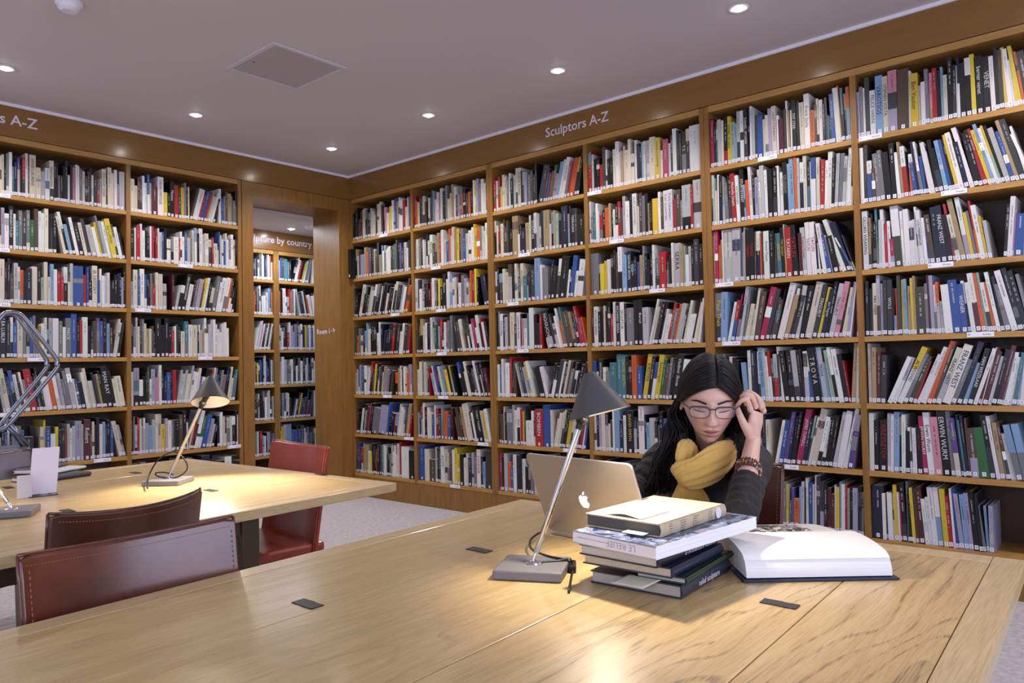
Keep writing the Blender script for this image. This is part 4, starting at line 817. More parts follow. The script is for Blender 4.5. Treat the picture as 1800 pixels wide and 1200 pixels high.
# ------------------------------------------------------------------ book stack
def rect3(pf, pl, pr, z):
    """corner F and unit vectors to the left and right corner from three image points on the plane z, made square"""
    F, Lc, R = at(*pf, z), at(*pl, z), at(*pr, z); a = Lc-F; b = R-F; la, lb = a.length, b.length
    a.normalize(); b.normalize(); m = (a+b).normalized(); k = Vector((-m.y, m.x, 0))
    if k.dot(a) < 0: k = -k
    return F, (m+k).normalized(), (m-k).normalized(), la, lb
def closed_book(name, F, a, b, la, lb, z, t, cover, page, spine, label, lettering=None, topmat=None, group=None, hard=True):
    """a: direction of the left face edge, b: right face edge; spine = 'a' or 'b' side face, 'n' none seen"""
    F = Vector((F.x, F.y, z)); Zv = ZP; mb = MB(); ct = .0022
    r_ = cover if isinstance(cover, bpy.types.Material) else None
    ov = .003
    bx(mb, F, a, b, Zv, (-0, 0, 0), (la, lb, ct), cover); bx(mb, F, a, b, Zv, (0, 0, t-ct), (la, lb, t), cover)
    if spine == 'b':   # spine along the right face (y axis = b, at a=0)
        n = 6; vs = []
        prof = [(-.004*sin(pi*k/n), t*k/n) for k in range(n+1)]
        for yb in (0, lb):
            for x, zz in prof: vs.append(F+a*x+b*yb+Zv*zz)
            for x, zz in prof[::-1]: vs.append(F+a*(x+ct)+b*yb+Zv*zz)
        m = 2*(n+1); fs = [tuple(range(m)), tuple(range(m, 2*m))[::-1]]+[(k, (k+1) % m, m+(k+1) % m, m+k) for k in range(m)]
        mb.add(vs, fs, cover); pa = (ct, ov); pb = (la-ov, lb-ov)
    elif spine == 'a':
        bx(mb, F, a, b, Zv, (0, 0, 0), (la, ct, t), cover); pa = (ov if hard else .0004, ct); pb = (la-ov, lb-ov if hard else lb-.0004)
    o = mb.build(name, topmat or MT['book'])
    tag(o, label, 'book', group)
    pm = MB(); bx(pm, F, a, b, Zv, (pa[0], pa[1], ct), (pb[0], pb[1], t-ct), page); pm.build('page_block', MT['pages'], o)
    return o
def pages_mat(name):
    m, nt, b = nmat(name); L = nt.links.new
    a = N(nt, 'ShaderNodeAttribute', attribute_name='Col'); tc = N(nt, 'ShaderNodeTexCoord'); mp = N(nt, 'ShaderNodeMapping'); mp.inputs['Scale'].default_value = (3, 3, 900)
    no = N(nt, 'ShaderNodeTexNoise', i_Scale=1.0, i_Detail=2.0); L(tc.outputs['Object'], mp.inputs[0]); L(mp.outputs[0], no.inputs['Vector'])
    mr = N(nt, 'ShaderNodeMapRange'); mr.inputs['To Min'].default_value = .72; mr.inputs['To Max'].default_value = 1.1; L(no.outputs['Fac'], mr.inputs['Value'])
    mx = N(nt, 'ShaderNodeMix', data_type='RGBA', blend_type='MULTIPLY'); mx.inputs[0].default_value = 1; L(a.outputs['Color'], mx.inputs[6]); L(mr.outputs[0], mx.inputs[7]); L(mx.outputs[2], b.inputs['Base Color']); b.inputs['Roughness'].default_value = .8
    return m
MT['pages'] = pages_mat('page_edges')
G = 'books stacked on the near table'
def stack(pf, pl, pr, z, t, *a, **k):
    F, u1, u2, la, lb = rect3(pf, pl, pr, z+.0008); return closed_book('book', F, u1, u2, la, lb, z+.0008, t-.0012, *a, group=G, **k), (F, u1, u2, la, lb)
z = T
b1, f1 = stack((1197, 1053), (1040, 1022), (1279, 1002), z, .0235, lin(38, 42, 58), lin(176, 168, 158), 'b', 'dark grey book about relief sculpture, bottom of the book stack')
tm = MB(); F, a, b_, la, lb = f1; put_text(tm, 'relief sculpture', Vector((F.x, F.y, z+.012))+b_*.11-a*.0052, b_, ZP, h=.014, length=.17, col=lin(215, 215, 225)); o = tm.build('spine_lettering', MT['book'], b1, fix=False)
z += .0235
b2, f2 = stack((1205, 1028), (1120, 1012), (1276, 977), z, .013, lin(24, 44, 38), lin(190, 184, 176), 'b', 'thin dark green book, second from bottom of the book stack')
z += .013
b3, f3 = stack((1180, 1017), (1028, 988), (1262, 970), z, .019, lin(28, 34, 62), lin(200, 186, 162), 'b', 'navy hardback with cream pages, third from bottom of stack')
z += .019
b4_, f4 = stack((1154, 999), (1019, 973), (1258, 955), z, .020, lin(30, 28, 40), lin(196, 190, 182), 'b', 'black spined paperback under the white book in the stack')
tm = MB(); F, a, b_, la, lb = f4; put_text(tm, 'of Architectural Ceramics', Vector((F.x, F.y, z+.010))+b_*.15-a*.0052, b_, ZP, h=.008, length=.17, col=lin(190, 190, 200)); tm.build('spine_lettering', MT['book'], b4_, fix=False)
z += .020
b5, f5 = stack((1153, 985), (1013, 952), (1318, 926), z, .0235, lin(226, 224, 232), lin(238, 240, 246), 'a', 'thick white book with grey lettering, second from top of stack', hard=False)
F, a, b_, la, lb = f5; tm = MB(); put_text(tm, 'LE RELIEF', Vector((F.x, F.y, z+.0125))+a*(la*.40)-b_*.0004, a, -ZP, h=.011, length=.08, col=lin(160, 160, 170)); put_text(tm, 'Au croisement de l art et de la nature', Vector((F.x, F.y, z+.0125))+a*(la*.74)-b_*.0004, a, -ZP, h=.005, length=.075, col=lin(160, 160, 170))
tm.build('spine_lettering', MT['book'], b5, fix=False)
# patterned rock picture on its top cover
m, nt, bb = nmat('rock_photo_cover'); Lk = nt.links.new; tc = N(nt, 'ShaderNodeTexCoord'); no = N(nt, 'ShaderNodeTexNoise', i_Scale=22.0, i_Detail=6.0, i_Distortion=2.2); Lk(tc.outputs['Object'], no.inputs['Vector'])
cr = N(nt, 'ShaderNodeValToRGB'); el = cr.color_ramp.elements; el[0].position = .38; el[0].color = (*lin(26, 38, 66), 1); el[1].position = .74; el[1].color = (*lin(190, 192, 204), 1)
for p_, c_ in ((.45, (84, 112, 160)), (.50, (128, 122, 126)), (.54, (60, 56, 64)), (.60, (116, 142, 184))): q_ = el.new(p_); q_.color = (*lin(*c_), 1)
Lk(no.outputs['Fac'], cr.inputs[0]); Lk(cr.outputs[0], bb.inputs['Base Color']); bb.inputs['Roughness'].default_value = .3; MT['rock'] = m
tm = MB(); bx(tm, Vector((F.x, F.y, z)), a, b_, ZP, (.001, .001, .0231), (la-.001, lb-.001, .0235), (1, 1, 1)); tm.build('cover_picture', MT['rock'], b5)
z += .0235
MT['oldcover'] = simple('old_cloth_cover', (206, 186, 156), .75, var=.35, bscale=60)
F, a, b_, la, lb = rect3((1160, 945), (1027, 924), (1279, 907), z+.001)
b6 = closed_book('book', F, a, b_, la, lb, z+.001, .0235, (1, 1, 1), lin(88, 80, 74), 'b', 'old tan hardback with dark page edges, topmost of the stack', topmat=MT['oldcover'], group=G)
INKM = simple('faded_ink', (96, 84, 74), .8)
for k, (p_, w_) in enumerate(((.03, .012), (.075, .02), (.13, .026), (.20, .018))):
    tm = MB()
    for j in range(5): c0 = Vector((F.x, F.y, z+.004+j*.0042))+b_*(p_*lb/.29)-a*.0045; tm.tube([c0+b_*random.uniform(0, .004), c0+b_*(w_*random.uniform(.6, 1))], .0005, 4)
    tm.build('ink_mark', INKM, b6)
MB().lathe([(.0001, .0005), (.011, .0005)], basis(Vector((F.x, F.y, z+.0135))+b_*(lb-.035)-a*.0052, b_, ZP, b_.cross(ZP)), 24).build('round_sticker', MT['white'], b6)
zt = z+.0248
def sheet(name, F0, X, Y, w, h, fz, mat, label, n=10, cat='paper slip'):
    vs = []; fs = []
    for j in range(n+1):
        for i in range(n+1):
            u_, v_ = i/n, j/n; vs.append(F0+X*(u_*w)+Y*(v_*h)+ZP*fz(u_, v_))
    for j in range(n):
        for i in range(n): q_ = j*(n+1)+i; fs.append((q_, q_+1, q_+n+2, q_+n+1))
    o = MB().add(vs, fs).build(name, mat, smooth=True); md = o.modifiers.new('thickness', 'SOLIDIFY'); md.thickness = .0003; md.offset = 1
    return tag(o, label, cat)
MT['paper_w'] = simple('white_paper', (236, 234, 232), .75)
MT['paper_c'] = simple('cream_paper', (224, 216, 192), .75)
P0 = Vector((F.x, F.y, zt+.0004))
sheet('paper_slip', P0+a*.045+b_*.012, a, b_, .085, .095, lambda u_, v_: .0004+.006*max(0, sin(pi*u_)*(1-v_))**2*(1-.5*u_)+.001*u_*v_, MT['paper_w'], 'crumpled white paper slip lying on top of the tan book')
P1 = Vector((F.x, F.y, z+.0065)); MB
sheet('paper_slip', P1+a*.022-b_*.020, a, b_, .045, .021, lambda u_, v_: -.0012*(1-v_), MT['paper_w'], 'small white slip poking out under the tan book pages')
F1, a1, c1_, l1, l2 = f1
sheet('paper_slip', Vector((F1.x, F1.y, T+.0205+.0055))+a1*.055-c1_*.034, a1, (c1_*.9+a1*(-.35)).normalized(), .065, .045, lambda u_, v_: -.008*(1-v_), MT['paper_c'], 'cream paper slip sticking out low in the book stack')
# ------------------------------------------------------------------ large open book
A0 = at(1310, 1023, T); A1 = at(1577, 1018, T); X = (A1-A0); Lb = X.length; X.normalize(); Y = Vector((-X.y, X.x, 0))
if Y.dot(FWD) < 0: Y = -Y
r = wempty('open_book', (A0+X*Lb/2), 'large open book with thick white pages lying beside the stack', 'book'); r.location.z = T; bpy.context.view_layer.update()
def extr(prof, x0, x1, name, mat, col=(1, 1, 1), nx=14, skew=None, bv=0):
    vs = []; n = len(prof); fs = []
    for i in range(nx+1):
        x = x0+(x1-x0)*i/nx
        for (yy, zz) in prof:
            sx = skew(x, yy, zz) if skew else 0
            vs.append(A0+X*(x+sx)+Y*yy+ZP*zz)
    for i in range(nx):
        for k in range(n): fs.append((i*n+k, i*n+(k+1) % n, (i+1)*n+(k+1) % n, (i+1)*n+k))
    fs += [tuple(range(n))[::-1], tuple(nx*n+k for k in range(n))]
    return MB().add(vs, fs, col).build(name, mat, r, bevel=bv, auto=40, smooth=True)
gut = .205
def arc(pts): return [(p.x, p.y) for p in spl([Vector((a_, b_2, 0)) for a_, b_2 in pts], 5)]
near = arc([(.004, .0062), (.006, .020), (.014, .036), (.028, .045), (.07, .051), (.12, .053), (.17, .050), (.192, .042), (gut-.002, .026)])+[(gut-.001, .0062)]
near_t = [(y_, z_) for y_, z_ in near]
extr(near, .004, Lb-.006, 'page_block', MT['pages'], lin(236, 234, 232))
top = [(y_, z_+.0003) for y_, z_ in arc([(.012, .0365), (.028, .0456), (.07, .0516), (.12, .0536), (.17, .0506), (.192, .0426), (gut-.002, .0266)])]
extr(top+[(y_, z_+.0006) for y_, z_ in top[::-1]], .003, Lb-.006, 'top_page', MT['paper_w'])
ps2 = [(y_-.0015, z_-.004+.0003) for y_, z_ in top[:6]]
far_ = arc([(gut+.001, .026), (gut+.02, .034), (gut+.06, .034), (gut+.14, .026), (gut+.20, .016)])+[(gut+.202, .0062), (gut, .0062)]
extr(far_, .004, Lb-.006, 'page_block', MT['pages'], lin(226, 222, 216))
# engraving on the far page
m, nt, bb = nmat('engraved_picture'); Lk = nt.links.new; tc = N(nt, 'ShaderNodeTexCoord'); no = N(nt, 'ShaderNodeTexNoise', i_Scale=38.0, i_Detail=5.0, i_Distortion=2.0); Lk(tc.outputs['Object'], no.inputs['Vector'])
cr = N(nt, 'ShaderNodeValToRGB'); cr.color_ramp.elements[0].position = .47; cr.color_ramp.elements[0].color = (*lin(28, 26, 28), 1); cr.color_ramp.elements[1].position = .56; cr.color_ramp.elements[1].color = (*lin(214, 210, 206), 1); Lk(no.outputs['Fac'], cr.inputs[0]); Lk(cr.outputs[0], bb.inputs['Base Color']); bb.inputs['Roughness'].default_value = .6
tp = [p for p in far_ if gut+.035 < p[0] < gut+.165]
pic = [(y_, z_+.0005) for y_, z_ in tp]
extr(pic+[(y_, z_+.0003) for y_, z_ in pic[::-1]], .05, Lb*.44, 'printed_picture', m); extr(pic+[(y_, z_+.0003) for y_, z_ in pic[::-1]], Lb*.46, Lb*.80, 'printed_picture', m)
extr([(-.006, .0008), (-.006, .0042), (gut-.01, .0044), (gut+.01, .0044), (gut+.212, .0042), (gut+.212, .0008)], -.004, Lb+.002, 'cover', simple('navy_cloth', (34, 38, 62), .6), nx=1)
ident(r)
# ------------------------------------------------------------------ things on the further table
pc = at(75, 871, T); w_ = .098
dvc = (at(98, 867, T)-at(50, 872, T)).normalized(); r = wempty('card_holder', pc, 'clear stand holding a blank white card on the further table', 'card holder'); r.location.z = T; bpy.context.view_layer.update()
O0 = at(50, 873, T); wc = (at(98, 867, T)-O0).length; hc = .80*1; up_ = (ZP*.98 + FWD*.12).normalized(); dpt = depth_of(O0); hcard = 82/FPX*dpt
MB().box((0, 0, 0), (1, 1, 1)) 
q_ = MB(); bx(q_, O0+ZP*.004, dvc, up_, dvc.cross(up_), (.001, .002, 0), (wc-.001, hcard, .0012), (1, 1, 1)); q_.build('card', simple('white_card', (216, 210, 224), .5), r)
MT['acrylic'] = simple('clear_acrylic', (245, 246, 250), .05, trans=1, ior=1.2)
q_ = MB(); bx(q_, O0+ZP*.0008, dvc, up_, dvc.cross(up_), (-.002, 0, -.003), (wc+.002, hcard*.95, -.0012), (1, 1, 1)); bx(q_, O0+ZP*.0008, dvc, dvc.cross(ZP), ZP, (-.002, -.045, 0), (wc+.002, .03, .0022), (1, 1, 1)); q_.build('stand', MT['acrylic'], r); ident(r)
O1 = at(33, 878, T)+Vector((0, .02, 0)); q_ = MB(); bx(q_, O1+ZP*.001, dvc, ZP, dvc.cross(ZP), (0, 0, 0), (.042, .075, .0012), (1, 1, 1)); o = q_.build('notice_card', simple('pale_notice', (190, 186, 194), .5)); tag(o, 'small pale notice card standing left of the white card', 'card')
tm = MB(); 
for k in range(3): bx(tm, O1+ZP*.04, dvc, ZP, dvc.cross(ZP), (.010+k*.008, 0, -.0008), (.015+k*.008, .0025, -.0002), PL['k'])
tm.build('printed_line', MT['book'], o)
z = T
for pts, t_, lab, cc in ((((60, 850), (22, 846), (157, 835)), .016, 'white paged book lying under others, far table left', (60, 60, 66)), (((100, 832), (24, 832), (150, 822)), .010, 'white magazine lying on top of the flat pile, left', (214, 214, 216)), (((84, 825), (26, 826), (118, 817)), .007, 'dark thin booklet topmost of the flat pile, left', (48, 46, 52))):
    Fq, u1, u2, la, lb = rect3(*pts, z+.001); closed_book('book', Fq, u1, u2, max(.12, min(la, .25)), max(.1, min(lb, .30)), z+.001, t_, lin(*cc), lin(226, 226, 226), 'b', lab, group='flat pile of books on the further table'); z += t_+.0015
# tubular steel step ladder between the table and the left bookcase
r = wempty('library_steps', (-3.02, -1.5, 0), 'tubular steel library steps with looped handrails at left edge', 'library steps')
yq = -1.50
def lad(u, v, y=yq): return at_y(u, v, y)
for k, (dx, dy, col_) in enumerate(((0, 0, 1), (-.045, .09, 1))):
    pts = [lad(-60, 700, yq+dy*2.2), lad(-40, 620, yq+dy*2.2), lad(2-k*6, 558+k*4, yq+dy*2), lad(16-k*4, 549+k*2, yq+dy*1.6), lad(34-k*6, 552+k*2, yq+dy*1.2), lad(50-k*8, 568+k*4, yq+dy), lad(96-k*18, 626, yq+dy), lad(100-k*18, 640, yq+dy), lad(94-k*18, 655, yq+dy), lad(16-k*14, 745, yq+dy), lad(-30, 795, yq+dy)]
    pts.append(Vector((pts[-1].x-.22, pts[-1].y, .02)))
    MB().tube(spl(pts, 6), .0105, 12).build('handrail', MT['steel'], r, smooth=True)
MB().tube([lad(12, 738), lad(50, 783)], .0095, 10).build('brace', MT['steel'], r, smooth=True); MB().tube([lad(6, 738, yq+.08), lad(40, 784, yq+.08)], .0095, 10).build('brace', MT['steel'], r, smooth=True)
p_ = lad(52, 786); MB().box((p_.x-.36, p_.y-.02, p_.z-.028), (p_.x, p_.y+.22, p_.z)).build('top_tread', MT['steel'], r, bevel=.004)
for dx, dy in ((-.01, 0), (-.35, 0), (-.01, .2), (-.35, .2)):
    MB().tube([(p_.x+dx, p_.y+dy, p_.z-.03), (p_.x+dx+(.03 if dx > -.1 else -.05), p_.y+dy, .0)], .0105, 10).build('leg', MT['steel'], r, smooth=True)
for zz in (.27, .53): MB().box((p_.x-.34, p_.y-.02, zz-.02), (p_.x-.02, p_.y+.2, zz)).build('tread', MT['steel'], r)
ident(r)
# ------------------------------------------------------------------ the reading woman
def remeshed(mb, voxel, smooth, name):
    me = bpy.data.meshes.new(name); me.from_pydata(mb.v, [], mb.f)
    bm = bmesh.new(); bm.from_mesh(me); bmesh.ops.recalc_face_normals(bm, faces=bm.faces); bm.to_mesh(me); bm.free()
    o = bpy.data.objects.new(name, me); COL.objects.link(o)
    md = o.modifiers.new('r', 'REMESH'); md.mode = 'VOXEL'; md.voxel_size = voxel; md.use_smooth_shade = True
    if smooth: s = o.modifiers.new('s', 'SMOOTH'); s.factor = .5; s.iterations = smooth
    dg = bpy.context.evaluated_depsgraph_get(); m2 = bpy.data.meshes.new_from_object(o.evaluated_get(dg)); o.modifiers.clear(); o.data = m2; m2.name = name
    m2.polygons.foreach_set('use_smooth', [True]*len(m2.polygons)); return o
HC = at_d(1247, 703, 1.995)
fh = Vector((-.866, -.50, 0)).normalized(); lh = Vector((-fh.y, fh.x, 0)); PT = radians(13)
hf = fh*cos(PT) - ZP*sin(PT); hu = ZP*cos(PT) + fh*sin(PT); HS = 1.06
rl = radians(-2); hl, hu = lh*cos(rl)+hu*sin(rl), hu*cos(rl)-lh*sin(rl)
def HP(x, y, z): return HC + (hl*x + hf*y + hu*z)*HS
def g(d, s): return exp(-(d/s)**2/2)
def head_pt(dx, dy, dz):
    x, y, z = .0665*dx, .094*dy, .114*dz
    if dy < 0: y *= 1.0; 
    if dz < 0:
        t = -dz; x *= 1-.42*t**1.5-.10*t; 
        if dy < 0: y *= 1-.55*t**1.2
        else: y *= 1-.10*t
        z *= 1.0
    if dz > 0: x *= 1+.06*dz; z *= .93
    if dy > 0:
        fr = min(1, dy*1.6); ax = abs(x)
        y *= 1-.10*g(dx, .5)*0
        # flatten the face a little
        flat = .082-.35*x*x/.07; 
        y = y*(.75)+.25*min(y, max(.03, flat)) if dy > .3 else y
        d = 0
        d += -.0125*g(ax-.0295, .015)*g(z-.006, .0125)
        d += .0045*g(z-.026, .009)*g(ax-.028, .022)
        d += .0048*g(ax-.0295, .0115)*g(z-.002, .0085)
        t = (.012-z)/.046
        if -.15 < t < 1.12:
            tt = max(0, min(1, t)); d += (.004+.0185*tt**1.15)*g(x, .0058+.0030*tt)*(1 if t < 1 else g(t-1, .06))*(1 if t > 0 else g(t, .08))
        d += .0085*g(ax-.0105, .0055)*g(z+.031, .0060)
        d += -.003*g(ax-.018, .004)*g(z+.030, .008)
        d += .0050*g(z+.057, .0042)*g(x, .017) + .0060*g(z+.067, .0046)*g(x, .0155) - .0045*g(z+.0618, .0016)*g(x, .020)
        d += -.0030*g(x, .0035)*g(z+.047, .005) - .0035*g(z+.078, .006)*g(x, .020)
        d += .0075*g(z+.098, .013)*g(x, .018)
        d += .0045*g(ax-.044, .018)*g(z+.020, .018)
        y += d*fr
    return x, y, z
bmh = bmesh.new(); bmesh.ops.create_icosphere(bmh, subdivisions=7, radius=1)
hv = [tuple(v.co) for v in bmh.verts]; hfc = [tuple(v.index for v in f.verts) for f in bmh.faces]; bmh.free()
HLOC = [head_pt(*p) for p in hv]
BVH = BVHTree.FromPolygons([Vector(p) for p in HLOC], hfc)
def face_y(x, z):
    h = BVH.ray_cast(Vector((x, .3, z)), Vector((0, -1, 0))); return h[0].y if h[0] else .06
body = MB()
body.add([HP(*p) for p in HLOC], hfc)
for sx in (-1, 1):
    for (yy, zz, r1, r2) in ((-.006, .004, .004, .017), (-.010, -.012, .004, .013), (-.004, -.022, .0045, .008)):
        body.sphere((0, 0, 0), 1, seg=10) if False else None
        E0 = HP(sx*.0695, yy, zz); m_ = basis(E0, hl, hf, hu) @ Matrix.Diagonal((r1, r2*.62, r2, 1))
        body.lathe([(sin(pi*i/10)+1e-5, -cos(pi*i/10)) for i in range(11)], m_, 12)
neckb = Vector((-2.135, -4.50, .885)); pelvis = Vector((-2.04, -4.43, .55)); chest = Vector((-2.09, -4.48, .78))
body.tube([HP(0, -.030, -.03), HP(0, -.030, -.075), neckb, neckb-ZP*.04], [.044, .042, .048, .06], 20)
SLs = Vector((-2.055, -4.590, .845)); SRs = Vector((-2.14, -4.365, .845))
EL = at(1302, 905, T+.052); WR_ = at_d(1324, 773, 1.925)
body.tube([neckb-ZP*.04, chest, pelvis], [.06, .085, .09], 16)
body.tube([neckb-ZP*.05, SLs, SLs.lerp(EL, .5), EL], [.04, .035, .034, .030], 14)
fore = EL.lerp(WR_, .55)
body.tube([EL, EL.lerp(WR_, .3), fore, EL.lerp(WR_, .8), WR_], [.030, .0285, .0245, (.0210, .0215), (.0185, .0200)], 18)
# left hand: palm, four fingers and thumb
def D(u, v, d): return at_d(u, v, d)
K = [D(1319, 719, 1.905), D(1328, 714, 1.915), D(1337, 715, 1.93), D(1342, 722, 1.945)]
body.tube([WR_, D(1324, 758, 1.92), D(1328, 741, 1.918), D(1331, 724, 1.922)], [(.0180, .0190), (.017, .022), (.015, .027), (.010, .026)], 18, flat=(K[3]-K[0]).cross(WR_-K[1]).normalized())
for k in K: body.sphere(k, .0088, seg=8)
FNG = [[K[0], D(1313, 703, 1.897), D(1303, 704, 1.90), D(1296, 713, 1.912)],
       [K[1], D(1321, 697, 1.905), D(1308, 694, 1.91), D(1298, 701, 1.925)],
       [K[2], D(1331, 698, 1.925), D(1316, 689, 1.932), D(1302, 693, 1.945)],
       [K[3], D(1339, 707, 1.95), D(1328, 695, 1.96), D(1315, 690, 1.97)]]
for i, f_ in enumerate(FNG):
    p_ = spl(f_, 5); r0 = (.0078, .0080, .0076, .0068)[i]; n = len(p_); body.tube(p_, [r0*(1-.30*j/(n-1)) for j in range(n)], 12); body.sphere(p_[-1], r0*.72, seg=8); body.sphere(f_[1], r0*.99, seg=8)
p_ = spl([D(1319, 766, 1.915), D(1310, 750, 1.903), D(1302, 733, 1.900), D(1296, 717, 1.915)], 5); body.tube(p_, [.0125-.0055*j/(len(p_)-1) for j in range(len(p_))], 12); body.sphere(p_[-1], .0068, seg=8)
# right arm reaching to the keyboard, hand on the laptop
ER = Vector((-2.28, -4.345, .775)); WRr = Vector((-2.43, -4.405, .770)); 
body.tube([neckb-ZP*.05, SRs, SRs.lerp(ER, .5), ER], [.04, .035, .034, .030], 14); body.tube([ER, ER.lerp(WRr, .6), WRr], [.030, .025, .0215], 14)
hd = (Vector((-2.62, -4.47, .745))-WRr).normalized(); side = hd.cross(ZP).normalized()
body.tube([WRr, WRr+hd*.03, WRr+hd*.06, WRr+hd*.085], [(.018, .022), (.017, .03), (.015, .036), (.011, .036)], 16, flat=(0, 0, 1))
for i in range(4):
    o_ = (i-1.5)*.0185; L_ = (.062, .072, .067, .052)[i]; b0 = WRr+hd*.082+side*o_
    p_ = spl([b0, b0+hd*L_*.45+ZP*.010, b0+hd*L_*.8+ZP*.0, b0+hd*L_-ZP*.016], 5); body.tube(p_, [.0090-.0022*j/(len(p_)-1) for j in range(len(p_))], 10); body.sphere(p_[-1], .0066, seg=8)
p_ = spl([WRr+hd*.02-side*.02, WRr+hd*.05-side*.042, WRr+hd*.08-side*.05-ZP*.008], 5); body.tube(p_, [.013-.005*j/(len(p_)-1) for j in range(len(p_))], 10); body.sphere(p_[-1], .0078, seg=8)
# legs under the table
for y_ in (-4.36, -4.52):
    hip = Vector((-2.05, y_, .53)); kn = Vector((-2.46, y_-.03, .51)); an = Vector((-2.36, y_-.03, .09)); body.tube([hip, kn], [.06, .045], 12); body.tube([kn, an], [.045, .033], 12); body.tube([an, an+Vector((-.12, -.01, -.045))], [.033, .025], 10)
person = wempty('person', (-2.05, -4.45, 0), 'seated woman in dark sweater, mustard scarf and glasses, head bowed over a book', 'person')
bo = remeshed(body, .0021, 2, 'body'); bo.parent = person; bo.matrix_parent_inverse = person.matrix_basis.inverted()
def skinmat(name, rgb, sss=.12, rough=.45):
    m = simple(name, rgb, rough); b = m.node_tree.nodes['Principled BSDF']; b.inputs['Subsurface Weight'].default_value = sss; b.inputs['Subsurface Radius'].default_value = (.01, .004, .002); b.inputs['Subsurface Scale'].default_value = .6; return m
bo.data.materials.append(skinmat('skin', (220, 176, 156)))
inv = basis(HC, hl, hf, hu).inverted()
me = bo.data; n = len(me.polygons); cen = np.empty(n*3, 'f'); me.polygons.foreach_get('center', cen); cen = cen.reshape(-1, 3)
Mi = np.array(inv); loc = cen @ Mi[:3, :3].T + Mi[:3, 3]; idx = np.zeros(n, 'i')
X_, Y_, Z_ = loc[:, 0], loc[:, 1], loc[:, 2]; front = (Y_ > .05)
zc_ = -.0618
upper = (Z_ > zc_) & (Z_ < zc_+.0070*(1-(X_/.0205)**2)-.0016*np.exp(-(X_/.004)**2)); lower = (Z_ <= zc_) & (Z_ > zc_-.0082*(1-(X_/.0195)**2))
idx[front & (np.abs(X_) < .0205) & (upper | lower)] = 1
idx[front & (((np.abs(X_)-.0295)/.0135)**2+((Z_-.001)/.0065)**2 < 1)] = 2
nvt = len(me.vertices); cv = np.empty(nvt*3, 'f'); me.vertices.foreach_get('co', cv); cv = cv.reshape(-1, 3); lv = cv @ Mi[:3, :3].T + Mi[:3, 3]
xv, yv, zv = lv[:, 0], lv[:, 1], lv[:, 2]; sm_ = lambda t: np.clip(t, 0, 1)**2*(3-2*np.clip(t, 0, 1))
hh_ = np.where(zv > zc_, .0072*(1-(xv/.0210)**2)-.0014*np.exp(-(xv/.004)**2), .0084*(1-(xv/.0200)**2)); dlip = (hh_-np.abs(zv-zc_))/.0020
lipm = sm_(dlip*.5+.5)*(yv > .05)*(np.abs(xv) < .0215); lidm = np.exp(-(((np.abs(xv)-.0295)/.0125)**2+((zv+.001)/.0065)**2))*(yv > .05)*.8
blush = (np.exp(-(((np.abs(xv)-.040)/.018)**2+((zv+.028)/.016)**2))*.5+np.exp(-((xv/.012)**2+((zv+.030)/.010)**2))*.5)*(yv > .04)
tint = np.ones((nvt, 4), 'f'); tint[:, 0] = lipm; tint[:, 1] = lidm; tint[:, 2] = blush
me.color_attributes.new('tint', 'FLOAT_COLOR', 'POINT').data.foreach_set('color', tint.ravel()); me.update()
nt = bo.data.materials[0].node_tree; bs = nt.nodes['Principled BSDF']; at2 = N(nt, 'ShaderNodeAttribute', attribute_name='tint'); sp_ = N(nt, 'ShaderNodeSeparateColor'); nt.links.new(at2.outputs['Color'], sp_.inputs[0]); prev = None
for ch, colr in ((2, (214, 150, 134)), (1, (176, 126, 116)), (0, (178, 100, 98))):
    mx = N(nt, 'ShaderNodeMix', data_type='RGBA'); nt.links.new(sp_.outputs[ch], mx.inputs[0]); mx.inputs[7].default_value = (*lin(*colr), 1)
    if prev: nt.links.new(prev, mx.inputs[6])
    else: mx.inputs[6].default_value = bs.inputs['Base Color'].default_value
    prev = mx.outputs[2]
nt.links.new(prev, bs.inputs['Base Color'])
def pchild(mb, name, mat, **k): return mb.build(name, mat, person, **k)
BROW = simple('brow_hair', (34, 24, 22), .6); HAIR = simple('dark_hair', (17, 12, 12), .46, spec=.35)
for sx in (-1, 1):
    mb = MB(); pts = []; rs = []
    for k in range(13):
        t = k/12; x = sx*(.013+.036*t); z = .0145+.0062*sin(pi*min(1, t*1.2)*.60)-.0075*max(0, t-.6)*1.5; pts.append(HP(x, face_y(x, z)+.0004, z)); rs.append((.0009, (.0022+.0016*sin(pi*min(1, t*1.1+.12)))*(1 if t < .9 else .6)))
    mb.tube(pts, rs, 8, flat=hf); pchild(mb, 'eyebrow', BROW, smooth=True)
    mb = MB(); pts = []
    for k in range(11):
        t = -1+2*k/10; x = sx*.0295+t*.0135; z = -.0045-.0012*(1-t*t)+.0012*sx*t; pts.append(HP(x, face_y(x, z)+.0006, z))
    mb.tube(pts, [(.0014, .0009+.0007*(1-abs(-1+2*k/10))) for k in range(11)], 6, flat=hf); pchild(mb, 'eyelashes', BROW, smooth=True)
    mb = MB(); pts = []
    for k in range(9):
        t = -1+2*k/8; x = sx*.031+t*.013; z = .0095+.0012*(1-t*t); pts.append(HP(x, face_y(x, z)+.0001, z))
mb = MB(); pts = []
for k in range(13):
    t = -1+2*k/12; x = t*.0190; z = -.0618+.0012*t*t-.0006*(1-abs(t)); pts.append(HP(x, face_y(x, z)+.0000, z))
mb.tube(pts, [(.0008, .0007)]*13, 6, flat=hf); pchild(mb, 'lip_line', skinmat('lip_line', (110, 52, 54)), smooth=True)
